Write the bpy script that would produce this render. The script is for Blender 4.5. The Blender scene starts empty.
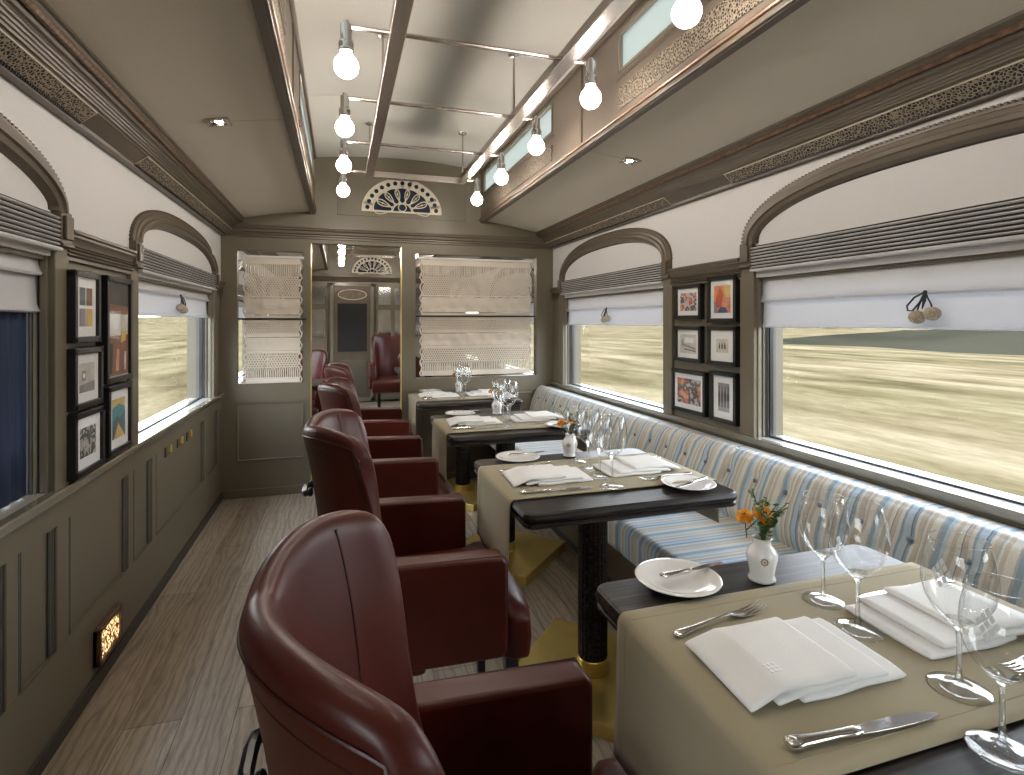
import bpy, math, random
from mathutils import Vector, Matrix
random.seed(7)
PI = math.pi
S = bpy.context.scene
COL = S.collection
XC = 0.47          # middle of the carriage
HW = 1.31          # half width
YP = 4.52          # partition
YF = 9.30          # far wall of the next saloon
YB = -2.2          # wall behind the camera
def XW(sd, dx=0.0): return XC + sd*(HW-dx)     # sd -1 left, +1 right; dx = distance in from the wall

# ------------------------------------------------------------------ materials
def nt(name):
    m = bpy.data.materials.new(name); m.use_nodes = True
    t = m.node_tree; t.nodes.clear()
    o = t.nodes.new('ShaderNodeOutputMaterial')
    return m, t, o
def N(t, kind, **kw):
    n = t.nodes.new(kind)
    for k, v in kw.items():
        if k in n.inputs: n.inputs[k].default_value = v
        else: setattr(n, k, v)
    return n
def ramp(t, fac, stops, interp='LINEAR'):
    r = t.nodes.new('ShaderNodeValToRGB'); r.color_ramp.interpolation = interp
    e = r.color_ramp.elements
    while len(e) < len(stops): e.new(0.5)
    for i, (p, c) in enumerate(stops):
        e[i].position = p; e[i].color = (c[0], c[1], c[2], 1)
    t.links.new(fac, r.inputs['Fac']); return r.outputs['Color']
def coords(t, scale=(1,1,1), rot=(0,0,0), loc=(0,0,0)):
    c = t.nodes.new('ShaderNodeTexCoord'); mp = t.nodes.new('ShaderNodeMapping')
    mp.inputs['Scale'].default_value = scale; mp.inputs['Rotation'].default_value = rot; mp.inputs['Location'].default_value = loc
    t.links.new(c.outputs['Object'], mp.inputs['Vector']); return mp.outputs['Vector']
def noise(t, vec, scale, detail=3.0, rough=.5):
    n = N(t, 'ShaderNodeTexNoise', Scale=scale, Detail=detail, Roughness=rough); t.links.new(vec, n.inputs['Vector']); return n.outputs['Fac']
def bump(t, h, strength, dist=.002):
    b = N(t, 'ShaderNodeBump', Strength=strength, Distance=dist); t.links.new(h, b.inputs['Height']); return b.outputs['Normal']
def pbsdf(t, o, color=None, rough=.5, metal=0.0, **kw):
    p = t.nodes.new('ShaderNodeBsdfPrincipled')
    if color is not None and not hasattr(color, 'is_linked'): p.inputs['Base Color'].default_value = (*color, 1)
    elif color is not None: t.links.new(color, p.inputs['Base Color'])
    p.inputs['Roughness'].default_value = rough; p.inputs['Metallic'].default_value = metal
    for k, v in kw.items(): p.inputs[k].default_value = v
    t.links.new(p.outputs[0], o.inputs['Surface']); return p
def simple(name, color, rough=.5, metal=0.0, var=.12, vscale=6.0, bstr=0.0, bscale=200.0, stretch=(1,1,1), **kw):
    m, t, o = nt(name); v = coords(t, stretch)
    f = noise(t, v, vscale)
    lo = tuple(c*(1-var) for c in color); hi = tuple(min(1, c*(1+var)) for c in color)
    col = ramp(t, f, [(.3, lo), (.7, hi)])
    p = pbsdf(t, o, col, rough, metal, **kw)
    if bstr: t.links.new(bump(t, noise(t, v, bscale), bstr), p.inputs['Normal'])
    return m
M = {}
PAINT = (.160, .137, .094)
M['paint'] = simple('olive_paint', PAINT, .42, var=.06, vscale=3, bstr=.06, bscale=60)
M['clerestory_paint'] = simple('clerestory_paint', (.150,.118,.092), .45, var=.06, vscale=3)
M['paint_gloss'] = simple('olive_gloss_paint', (.20,.18,.135), .22, var=.05, vscale=3, **{'Coat Weight':.5, 'Coat Roughness':.15})
M['sill'] = simple('sky_paled_sill_paint', (.50,.49,.44), .22, var=.04, **{'Coat Weight':.6, 'Coat Roughness':.12})  # olive sill paled in its colour to carry the reflected sky
M['bronze_paint'] = simple('bronze_paint', (.118,.092,.066), .36, metal=.1, var=.1)
M['copper_edge'] = simple('copper_bead', (.19,.115,.075), .40, metal=.4, var=.3, vscale=40)
M['black'] = simple('black_lacquer', (.012,.012,.013), .3, var=.2)
M['dark_gap'] = simple('dark_gap', (.012,.012,.012), .7)
M['grey_rib'] = simple('grey_rib', (.10,.10,.09), .5)
M['pale_rib'] = simple('pale_rib', (.52,.52,.52), .34)
M['white_cotton'] = simple('white_cotton', (.82,.82,.80), .85, var=.03, vscale=12, bstr=.35, bscale=700)
M['brass'] = simple('polished_brass', (.85,.64,.20), .28, metal=.65, var=.12, vscale=5, bstr=.05, bscale=8)
M['nickel'] = simple('brushed_nickel', (.56,.50,.46), .26, metal=1.0, var=.08, stretch=(60,1,60))
M['chrome'] = simple('chrome', (.80,.80,.82), .12, metal=1.0, var=.02)
M['silver'] = simple('silver_cutlery', (.72,.70,.68), .16, metal=1.0, var=.05)
M['china'] = simple('white_china', (.83,.82,.79), .14, var=.02, **{'Coat Weight':.4})
M['twine'] = simple('twine', (.50,.42,.32), .9, var=.25, vscale=160, bstr=.8, bscale=300)
M['cord_grey'] = simple('grey_cord', (.05,.055,.065), .8)
M['cream_paint'] = simple('cream_paint', (.66,.60,.47), .45, var=.05)
M['navy_glass'] = simple('navy_glass', (.012,.022,.05), .08, var=.3)
M['leaf'] = simple('leaf_green', (.09,.15,.035), .55, var=.4, vscale=60)
M['petal'] = simple('orange_petal', (.85,.33,.015), .6, var=.3, vscale=90)
M['petal_core'] = simple('marigold_core', (.32,.14,.02), .8, var=.3, vscale=200)
M['crest'] = simple('crest_brown', (.28,.20,.12), .5)
M['white_thread'] = simple('white_thread', (.92,.92,.90), .6)
M['etch'] = simple('etched_mark', (.85,.87,.88), .6)
M['mat_board'] = simple('white_mount', (.88,.89,.90), .7, var=.02)
M['navy_cloth'] = simple('navy_cloth', (.02,.035,.085), .8, var=.4, vscale=3, stretch=(1,20,.3))
M['dark_panel'] = simple('dark_panel', (.045,.04,.03), .5)

def fabric(name, color, rough=.95, sheen=.2, trans=0.0, sc=380):
    m, t, o = nt(name); v = coords(t)
    a = noise(t, coords(t, (1, 14, 1)), sc*.4, 2); b = noise(t, coords(t, (14, 1, 14)), sc*.1, 2)
    mx = N(t, 'ShaderNodeMath', operation='ADD'); t.links.new(a, mx.inputs[0]); t.links.new(b, mx.inputs[1])
    col = ramp(t, mx.outputs[0], [(.35, tuple(c*.92 for c in color)), (1.0, tuple(min(1, c*1.06) for c in color))])
    p = pbsdf(t, o, col, rough); p.inputs['Sheen Weight'].default_value = sheen
    t.links.new(bump(t, mx.outputs[0], .25, .001), p.inputs['Normal'])
    if trans:
        tr = N(t, 'ShaderNodeBsdfTranslucent'); tr.inputs['Color'].default_value = (*color, 1)
        ms = N(t, 'ShaderNodeMixShader'); ms.inputs[0].default_value = trans
        t.links.new(p.outputs[0], ms.inputs[1]); t.links.new(tr.outputs[0], ms.inputs[2]); t.links.new(ms.outputs[0], o.inputs['Surface'])
    return m
M['wall_fabric'] = fabric('wall_fabric', (.66,.645,.64))
M['ceiling_fabric'] = fabric('ceiling_fabric', (.62,.545,.44))
M['clerestory_fabric'] = fabric('clerestory_fabric', (.52,.50,.45))
M['blind'] = fabric('blind_linen', (.74,.75,.78), trans=.30)
M['macrame'] = fabric('macrame_cotton', (.78,.71,.62), trans=.15, sc=600)
M['runner'] = fabric('khaki_linen', (.335,.29,.187), sheen=.1, sc=700)

def leather(name, color, rough):
    m, t, o = nt(name); v = coords(t)
    col = ramp(t, noise(t, v, 5, 4), [(.3, tuple(c*.78 for c in color)), (.75, tuple(c*1.25 for c in color))])
    p = pbsdf(t, o, col, rough); p.inputs['Coat Weight'].default_value = .10; p.inputs['Coat Roughness'].default_value = .25; p.inputs['Specular IOR Level'].default_value = .36
    vo = N(t, 'ShaderNodeTexVoronoi', Scale=420.0); t.links.new(v, vo.inputs['Vector'])
    t.links.new(bump(t, vo.outputs['Distance'], .12, .0006), p.inputs['Normal'])
    return m
M['leather'] = leather('oxblood_leather', (.068,.0085,.0042), .40)
M['leather_seam'] = leather('dark_leather_piping', (.05,.012,.008), .4)

def floor_mat():
    m, t, o = nt('oak_planks')
    v = coords(t, (1,1,1), (0,0,PI/2))
    br = N(t, 'ShaderNodeTexBrick', Scale=1.0); br.offset = .37
    br.inputs['Color1'].default_value = (.36,.30,.235,1); br.inputs['Color2'].default_value = (.48,.425,.35,1); br.inputs['Mortar'].default_value = (.16,.125,.095,1)
    br.inputs['Mortar Size'].default_value = .0016; br.inputs['Brick Width'].default_value = 1.5; br.inputs['Row Height'].default_value = .165
    t.links.new(v, br.inputs['Vector'])
    # growth rings: a stretched, distorted wave
    w = N(t, 'ShaderNodeTexWave', Scale=3.2, Distortion=16.0, Detail=5.0); w.inputs['Detail Scale'].default_value = 1.2
    w.bands_direction = 'X'
    t.links.new(coords(t, (3.2, .42, 1)), w.inputs['Vector'])
    g = noise(t, coords(t, (90, 5, 1)), 3.0, 5)
    big = noise(t, coords(t, (3, .6, 1)), 1.5, 3)
    c1 = ramp(t, w.outputs['Fac'], [(.0, (.66,.62,.58)), (.22,(.88,.87,.85)), (1, (1.08,1.07,1.05))])
    c2 = ramp(t, g, [(.3, (.72,.70,.68)), (.65, (1.1,1.1,1.1))])
    c3 = ramp(t, big, [(.3, (.8,.78,.74)), (.7, (1.15,1.14,1.12))])
    cur = br.outputs['Color']
    for c in (c1, c2, c3):
        mx = N(t, 'ShaderNodeMix', data_type='RGBA', blend_type='MULTIPLY'); mx.inputs[0].default_value = .85
        t.links.new(cur, mx.inputs[6]); t.links.new(c, mx.inputs[7]); cur = mx.outputs[2]
    p = pbsdf(t, o, cur, .36)
    t.links.new(bump(t, g, .25, .001), p.inputs['Normal'])
    return m
M['floor'] = floor_mat()

def ebony():
    m, t, o = nt('ebonised_oak')
    g = noise(t, coords(t, (3, 110, 60)), 1.4, 4)
    col = ramp(t, g, [(.38, (.010,.008,.007)), (.55, (.028,.022,.019)), (.72, (.075,.062,.055))])
    p = pbsdf(t, o, col, .38, **{'Specular IOR Level':.22}); p.inputs['Coat Weight'].default_value = .04; p.inputs['Coat Roughness'].default_value = .3
    t.links.new(bump(t, g, .2, .001), p.inputs['Normal']); return m
M['ebony'] = ebony()

def stripes():
    m, t, o = nt('striped_upholstery')
    c = t.nodes.new('ShaderNodeTexCoord'); sp = t.nodes.new('ShaderNodeSeparateXYZ'); t.links.new(c.outputs['Object'], sp.inputs[0])
    mul = N(t, 'ShaderNodeMath', operation='MULTIPLY'); mul.inputs[1].default_value = 1/.19; t.links.new(sp.outputs['Y'], mul.inputs[0])
    fr = N(t, 'ShaderNodeMath', operation='FRACT'); t.links.new(mul.outputs[0], fr.inputs[0])
    B=(.27,.37,.46); LB=(.47,.57,.64); T=(.54,.48,.39); C=(.68,.66,.59); G=(.42,.43,.41); D=(.15,.20,.28)
    st = [(0,C),(.06,T),(.12,C),(.15,G),(.18,T),(.25,C),(.30,B),(.34,D),(.36,LB),(.46,B),(.50,C),(.55,T),(.61,D),(.625,C),(.68,T),(.74,C),(.79,LB),(.85,B),(.92,G),(.95,C)]
    col = ramp(t, fr.outputs[0], st, 'CONSTANT')
    g = noise(t, coords(t), 300, 3)
    m2 = N(t, 'ShaderNodeMix', data_type='RGBA', blend_type='MULTIPLY'); m2.inputs[0].default_value = .8
    t.links.new(col, m2.inputs[6]); t.links.new(ramp(t, g, [(.3,(.8,.8,.8)),(.7,(1.08,1.08,1.08))]), m2.inputs[7])
    p = pbsdf(t, o, m2.outputs[2], .62); p.inputs['Sheen Weight'].default_value = .3
    t.links.new(bump(t, g, .15, .001), p.inputs['Normal']); return m
M['stripe'] = stripes()

def fretwork(name, fg, bg, scale, metal=.5, emit=0.0):
    m, t, o = nt(name)
    v = coords(t)
    vo = N(t, 'ShaderNodeTexVoronoi', feature='DISTANCE_TO_EDGE', Scale=scale); t.links.new(v, vo.inputs['Vector'])
    f = ramp(t, vo.outputs['Distance'], [(.10,(1,1,1)),(.16,(0,0,0))])
    a = N(t, 'ShaderNodeBsdfPrincipled'); a.inputs['Base Color'].default_value = (*fg,1); a.inputs['Metallic'].default_value = metal; a.inputs['Roughness'].default_value = .4
    b = N(t, 'ShaderNodeBsdfPrincipled'); b.inputs['Base Color'].default_value = (*bg,1); b.inputs['Roughness'].default_value = .8
    if emit:
        b.inputs['Emission Color'].default_value = (1,.62,.28,1); b.inputs['Emission Strength'].default_value = emit
    t.links.new(bump(t, f, .6, .003), a.inputs['Normal'])
    ms = N(t, 'ShaderNodeMixShader'); t.links.new(f, ms.inputs[0]); t.links.new(b.outputs[0], ms.inputs[1]); t.links.new(a.outputs[0], ms.inputs[2])
    t.links.new(ms.outputs[0], o.inputs['Surface']); return m
M['fret'] = fretwork('bronze_fretwork', (.33,.27,.20), (.018,.014,.011), 95, .25)
M['fret_lit'] = fretwork('lit_fretwork', (.35,.20,.10), (.1,.06,.03), 62, emit=1.6)

def glass_pane(name, rough=.0, tint=(1,1,1), refl=.10):
    m, t, o = nt(name)
    tr = N(t, 'ShaderNodeBsdfTransparent'); tr.inputs['Color'].default_value = (*tint, 1)
    gl = N(t, 'ShaderNodeBsdfGlossy'); gl.inputs['Roughness'].default_value = rough
    lw = N(t, 'ShaderNodeLayerWeight', Blend=.25)
    mt = N(t, 'ShaderNodeMath', operation='MULTIPLY'); mt.inputs[1].default_value = refl*5; t.links.new(lw.outputs['Fresnel'], mt.inputs[0])
    ms = N(t, 'ShaderNodeMixShader'); t.links.new(mt.outputs[0], ms.inputs[0]); t.links.new(tr.outputs[0], ms.inputs[1]); t.links.new(gl.outputs[0], ms.inputs[2])
    t.links.new(ms.outputs[0], o.inputs['Surface']); return m
M['pane'] = glass_pane('window_glass', refl=.018)
def frosted():
    m, t, o = nt('frosted_glass')
    a = N(t, 'ShaderNodeBsdfTranslucent'); a.inputs['Color'].default_value = (.46,.475,.44,1)
    b = N(t, 'ShaderNodeBsdfGlossy'); b.inputs['Roughness'].default_value = .15
    ms = N(t, 'ShaderNodeMixShader'); ms.inputs[0].default_value = .12
    t.links.new(a.outputs[0], ms.inputs[1]); t.links.new(b.outputs[0], ms.inputs[2]); t.links.new(ms.outputs[0], o.inputs['Surface']); return m
M['frosted'] = frosted()
def wineglass():
    m, t, o = nt('wine_glass')
    tr = N(t, 'ShaderNodeBsdfTransparent'); tr.inputs['Color'].default_value = (.97,.98,.98,1)
    gl = N(t, 'ShaderNodeBsdfGlass'); gl.inputs['Roughness'].default_value = 0; gl.inputs['IOR'].default_value = 1.45
    ms = N(t, 'ShaderNodeMixShader'); ms.inputs[0].default_value = .45
    t.links.new(tr.outputs[0], ms.inputs[1]); t.links.new(gl.outputs[0], ms.inputs[2]); t.links.new(ms.outputs[0], o.inputs['Surface']); return m
M['glass_solid'] = wineglass()
def thin_bowl():
    m, t, o = nt('thin_glass')
    tr = N(t, 'ShaderNodeBsdfTransparent'); tr.inputs['Color'].default_value = (.985,.99,.99,1)
    gl = N(t, 'ShaderNodeBsdfGlossy'); gl.inputs['Roughness'].default_value = .01
    lw = N(t, 'ShaderNodeLayerWeight', Blend=.5)
    pw = N(t, 'ShaderNodeMath', operation='POWER'); pw.inputs[1].default_value = 3.2; t.links.new(lw.outputs['Facing'], pw.inputs[0])
    fr = N(t, 'ShaderNodeMath', operation='MULTIPLY_ADD'); fr.inputs[1].default_value = .85; fr.inputs[2].default_value = .065; t.links.new(pw.outputs[0], fr.inputs[0])
    ms = N(t, 'ShaderNodeMixShader'); t.links.new(fr.outputs[0], ms.inputs[0]); t.links.new(tr.outputs[0], ms.inputs[1]); t.links.new(gl.outputs[0], ms.inputs[2])
    t.links.new(ms.outputs[0], o.inputs['Surface']); return m
M['glass_thin'] = thin_bowl()
def emitter(name, color, strength):
    m, t, o = nt(name); e = N(t, 'ShaderNodeEmission', Strength=strength); e.inputs['Color'].default_value = (*color,1)
    t.links.new(e.outputs[0], o.inputs['Surface']); return m
M['bulb'] = emitter('lit_bulb', (1,.90,.80), 58)
M['spot'] = emitter('lit_spot', (1,.88,.68), 60)

def grass():
    m, t, o = nt('dry_grass')
    v = coords(t)
    a = noise(t, coords(t, (1,.28,1)), .5, 5, .6); b = noise(t, coords(t, (1,.3,1)), .12, 4, .55); c3 = noise(t, coords(t, (1,.35,1)), 5, 4, .7)
    ca = ramp(t, a, [(.32,(.062,.048,.025)),(.48,(.114,.089,.050)),(.64,(.165,.133,.083))])
    cb = ramp(t, b, [(.35,(.74,.76,.64)),(.62,(1.05,1.02,1.0))])
    cc = ramp(t, c3, [(.3,(.8,.8,.8)),(.7,(1.12,1.12,1.12))])
    cur = ca
    for c in (cb, cc):
        mx = N(t, 'ShaderNodeMix', data_type='RGBA', blend_type='MULTIPLY'); mx.inputs[0].default_value = 1
        t.links.new(cur, mx.inputs[6]); t.links.new(c, mx.inputs[7]); cur = mx.outputs[2]
    pbsdf(t, o, cur, 1.0, **{'Specular IOR Level':0.0}); return m
M['grass'] = grass()
M['scrub'] = simple('scrub_green', (.030,.027,.018), 1.0, **{'Specular IOR Level':0.0}, var=.4, vscale=.08, stretch=(1,.3,1))

# ------------------------------------------------------------------ mesh building
class MB:
    def __init__(s): s.v=[]; s.f=[]
    def add(s, vs, fs):
        n=len(s.v); s.v += [tuple(v) for v in vs]; s.f += [tuple(i+n for i in f) for f in fs]; return s
    def box(s, x0,x1,y0,y1,z0,z1):
        x0,x1=min(x0,x1),max(x0,x1); y0,y1=min(y0,y1),max(y0,y1); z0,z1=min(z0,z1),max(z0,z1)
        return s.add([(x0,y0,z0),(x1,y0,z0),(x1,y1,z0),(x0,y1,z0),(x0,y0,z1),(x1,y0,z1),(x1,y1,z1),(x0,y1,z1)],
            [(0,3,2,1),(4,5,6,7),(0,1,5,4),(1,2,6,5),(2,3,7,6),(3,0,4,7)])
    def tube(s, pts, r, n=8, cap=True, closed=False):
        pts=[Vector(p) for p in pts]; L=len(pts); rs = r if isinstance(r,(list,tuple)) else [r]*L
        vs=[]; up=None
        for i,p in enumerate(pts):
            if closed: d=pts[(i+1)%L]-pts[i-1]
            else: d=pts[min(i+1,L-1)]-pts[max(i-1,0)]
            if d.length<1e-9: d=Vector((0,0,1))
            d.normalize()
            if up is None:
                up=Vector((0,0,1)) if abs(d.z)<.9 else Vector((1,0,0))
            a=d.cross(up)
            if a.length<1e-6: a=d.cross(Vector((1,0,0)))
            a.normalize(); b=a.cross(d).normalized(); up=b
            for k in range(n):
                t=2*PI*k/n; vs.append(p+a*(rs[i]*math.cos(t))+b*(rs[i]*math.sin(t)))
        fs=[]
        for i in range(L if closed else L-1):
            j=(i+1)%L
            for k in range(n):
                fs.append((i*n+k, i*n+(k+1)%n, j*n+(k+1)%n, j*n+k))
        if cap and not closed: fs.append(tuple(range(n-1,-1,-1))); fs.append(tuple((L-1)*n+k for k in range(n)))
        return s.add(vs,fs)
    def lathe(s, prof, c=(0,0,0), n=32, close=False):
        vs=[]; fs=[]; L=len(prof)
        for (r,z) in prof:
            for k in range(n):
                t=2*PI*k/n; vs.append((c[0]+r*math.cos(t), c[1]+r*math.sin(t), c[2]+z))
        for i in range(L-1 if not close else L):
            j=(i+1)%L
            for k in range(n): fs.append((i*n+k, i*n+(k+1)%n, j*n+(k+1)%n, j*n+k))
        return s.add(vs,fs)
    def prism(s, poly, a0, a1, axis='z'):
        # poly of 2D points, extruded along axis: z->(x,y), y->(x,z), x->(y,z)
        n=len(poly)
        def P(p,a): return {'z':(p[0],p[1],a),'y':(p[0],a,p[1]),'x':(a,p[0],p[1])}[axis]
        vs=[P(p,a0) for p in poly]+[P(p,a1) for p in poly]
        return s.add(vs, [tuple(range(n-1,-1,-1)), tuple(range(n,2*n))]+[(i,(i+1)%n,n+(i+1)%n,n+i) for i in range(n)])
    def sweep(s, ring_fn, ts, npr, closed_prof=True, cap=False):
        vs=[]; fs=[]; L=len(ts)
        for t in ts: vs += ring_fn(t)
        m = npr if closed_prof else npr-1
        for i in range(L-1):
            for k in range(m): fs.append((i*npr+k, i*npr+(k+1)%npr, (i+1)*npr+(k+1)%npr, (i+1)*npr+k))
        if cap: fs.append(tuple(range(npr-1,-1,-1))); fs.append(tuple((L-1)*npr+k for k in range(npr)))
        return s.add(vs,fs)
    def loft(s, secs, n=12, p=2.0):
        # secs: (x, y, z, half width y, half height z)
        def ring(c):
            out=[]
            for k in range(n):
                t=2*PI*k/n; ct,st=math.cos(t),math.sin(t)
                out.append((c[0], c[1]+c[3]*math.copysign(abs(ct)**(2/p),ct), c[2]+c[4]*math.copysign(abs(st)**(2/p),st)))
            return out
        return s.sweep(ring, secs, n, cap=True)
    def grid(s, fn, nu, nv):
        vs=[fn(i/nu, j/nv) for i in range(nu+1) for j in range(nv+1)]
        fs=[(i*(nv+1)+j, (i+1)*(nv+1)+j, (i+1)*(nv+1)+j+1, i*(nv+1)+j+1) for i in range(nu) for j in range(nv)]
        return s.add(vs,fs)
    def ball(s, c, r, n=16, sq=(1,1,1)):
        pr=[(max(1e-5,math.sin(PI*i/n))*r, -math.cos(PI*i/n)*r) for i in range(n+1)]
        m=MB().lathe(pr, (0,0,0), n*2)
        return s.add([(c[0]+v[0]*sq[0], c[1]+v[1]*sq[1], c[2]+v[2]*sq[2]) for v in m.v], m.f)
    def build(s, name, mat, parent=None, smooth=True, bev=0.0, sharp=35, seg=2, loc=None):
        me=bpy.data.meshes.new(name); me.from_pydata(s.v, [], s.f); me.validate(); 
        import bmesh
        bm=bmesh.new(); bm.from_mesh(me); bmesh.ops.remove_doubles(bm, verts=bm.verts, dist=1e-6)
        bmesh.ops.recalc_face_normals(bm, faces=bm.faces); bm.to_mesh(me); bm.free()
        if smooth:
            me.polygons.foreach_set('use_smooth', [True]*len(me.polygons)); me.set_sharp_from_angle(angle=math.radians(sharp))
        me.materials.append(M[mat] if isinstance(mat,str) else mat)
        o=bpy.data.objects.new(name, me); COL.objects.link(o)
        if parent is not None: o.parent=parent
        if loc: o.location=loc
        if bev:
            b=o.modifiers.new('bevel','BEVEL'); b.width=bev; b.segments=seg; b.limit_method='ANGLE'; b.angle_limit=math.radians(40)
            b.harden_normals=False
        return o
def struct(o): o['kind']='structure'; return o
def tag(o, label, cat, group=None, kind=None):
    o['label']=label; o['category']=cat
    if group: o['group']=group
    if kind: o['kind']=kind
    return o
def thing(name, label, cat, loc=(0,0,0), rz=0, group=None):
    o=bpy.data.objects.new(name, None); COL.objects.link(o); o.empty_display_size=.05
    o.location=loc; o.rotation_euler=(0,0,rz); return tag(o,label,cat,group)
def dup(root, loc, rz=None, label=None, group=None, scale=None):
    r=root.copy(); COL.objects.link(r); r.location=loc
    if rz is not None: r.rotation_euler=(0,0,rz)
    if scale: r.scale=scale
    if label: r['label']=label
    if group: r['group']=group
    for ch in list(root.children):
        c=ch.copy(); COL.objects.link(c); c.parent=r
        for g in list(ch.children):
            d=g.copy(); COL.objects.link(d); d.parent=c
    return r

# ------------------------------------------------------------------ floor, walls
struct(MB().box(XW(-1)-.12, XW(1)+.12, YB-.1, YF+.1, -.08, 0).build('floor','floor',smooth=False))
WIN = [-.92, 1.30, 3.52, 5.74, 7.96]           # window centres along the carriage
OH = .75                                       # half width of an opening
ZS, ZL = .785, 1.499                           # sill and lintel heights
TH = .15
def side_wall(sd, name):
    m=MB(); x0,x1=XW(sd,0),XW(sd,-TH)
    off = -.03 if sd<0 else 0
    m.box(x0,x1,YB,YF,0,ZS-.012)
    edges=[YB]+[e for c in WIN for e in (c+off-OH, c+off+OH)]+[YF]
    for i in range(0,len(edges),2): m.box(x0,x1,edges[i],edges[i+1],ZS-.012,ZL)
    w=struct(m.build(name,'paint',smooth=False))
    # upper fabric zone
    MB().box(XW(sd,.004),XW(sd,-TH),YB,YF,ZL,2.16).build('fabric_panel','wall_fabric',w,smooth=False)
    return w
wl=side_wall(-1,'wall_left'); wr=side_wall(1,'wall_right')

def reed_profile(n, z0, z1, dx0, dx1):
    """(dx,z) points of n half-round reeds between z0 and z1"""
    pts=[]
    for i in range(n):
        a=z0+(z1-z0)*i/n; b=z0+(z1-z0)*(i+1)/n
        for k in range(5):
            t=k/4; pts.append((dx0+(dx1-dx0)*math.sin(PI*t), a+(b-a)*(.06+.88*t)))
    return pts
def strip_y(sd, prof, y0, y1):
    m=MB(); pr=[(-.005,prof[0][1])]+prof+[(-.005,prof[-1][1])]
    m.sweep(lambda y:[(XW(sd,dx),y,z) for dx,z in pr],[y0,y1],len(pr),cap=True); return m

trim_n=0
def trim(o):
    global trim_n
    trim_n+=1; o.name='trim_%d'%trim_n; o['kind']='structure'; return o

def off(sd): return -.03 if sd<0 else 0
def arch(sd, yc):
    a_o=.82; b_o,zo = (.262,1.650) if sd>0 else (.215,1.638)
    prof=[(0,0),(0,.012),(.006,.018),(.014,.018),(.018,.024),(.034,.026),(.038,.034),(.054,.036),(.058,.028),(.074,.024),(.082,.012),(.086,0)]  # (inward from outer edge, dx)
    m=MB()
    def ring(t):
        # superellipse
        ct,st=math.cos(t),math.sin(t); e=2/2.35
        y=a_o*math.copysign(abs(ct)**e,ct); z=b_o*abs(st)**e
        ny,nz=math.copysign(abs(ct)**(2-e),ct)/a_o, abs(st)**(2-e)/b_o
        l=math.hypot(ny,nz); ny/=l; nz/=l
        return [(XW(sd,dx+.003), yc+y-ny*q, zo+z-nz*q) for q,dx in prof]
    ts=[PI*i/64 for i in range(65)]
    m.sweep(ring, ts, len(prof), cap=True)
    base=len(m.v)
    # beads along the outer edge
    acc=0; last=None
    for i in range(2000):
        t=PI*i/1999; ct,st=math.cos(t),math.sin(t); e=2/2.35
        p=(yc+a_o*math.copysign(abs(ct)**e,ct), zo+b_o*abs(st)**e)
        if last is None or math.hypot(p[0]-last[0],p[1]-last[1])>.017:
            last=p; m.box(XW(sd,.004),XW(sd,.019),p[0]-.0045,p[0]+.0045,p[1]-.006,p[1]+.004)
    o=trim(m.build('arch','bronze_paint'))
    dl=MB(); dl.tube([(XW(sd,.002),yc+(a_o-.088)*math.copysign(abs(math.cos(t))**(2/2.35),math.cos(t)),zo+(b_o-.088)*abs(math.sin(t))**(2/2.35)) for t in ts],.0045,6); dl.build('inner_line','dark_gap',o)
    return o
def side_details(sd):
    o_=off(sd); dz=-.014 if sd<0 else 0
    # entablature bands between the windows (reeded), springing blocks, pilasters, arches
    for i,c in enumerate(WIN):
        c=c+o_
        if c>YF-.8: pass
        arch(sd,c)
        # fluted band under the arch: alternating dark grooves and pale ribs
        b=struct_band(sd,c)
        for s2 in (-1,1):
            yb=c+s2*.785
            m=MB().box(XW(sd,-.004),XW(sd,.03),yb-.036,yb+.036,1.555+dz,1.655+dz).box(XW(sd,.03),XW(sd,.04),yb-.025,yb+.025,1.568+dz,1.642+dz)
            m.box(XW(sd,.0),XW(sd,.036),yb-.039,yb+.039,1.545+dz,1.557+dz)
            trim(m.build('block','bronze_paint',bev=.003,smooth=False))
            # pilaster beside the opening
            yp=c+s2*.79
            m=MB().box(XW(sd,-.004),XW(sd,.016),yp-.045,yp+.045,ZS,1.548+dz)
            trim(m.build('pilaster','paint',bev=.003,smooth=False))
    ends=[YB]+[e for c in WIN for e in (c+o_-.825, c+o_+.825)]+[YF]
    for i in range(0,len(ends),2):
        y0,y1=ends[i],ends[i+1]
        if y0<YP<y1: segs=[(y0,YP),(YP+.07,y1)]
        else: segs=[(y0,y1)]
        for a,b in segs:
            if b-a<.03: continue
            pr=[(.006,1.496),(.014,1.497),(.014,1.506)]+reed_profile(3,1.508,1.544,.014,.022)+[(.020,1.546),(.022,1.560),(.028,1.570),(.030,1.572),(.030,1.580),(.036,1.584),(.036,1.592),(.030,1.596),(.010,1.600)]
            trim(strip_y(sd,pr,a,b).build('band','bronze_paint'))
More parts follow.
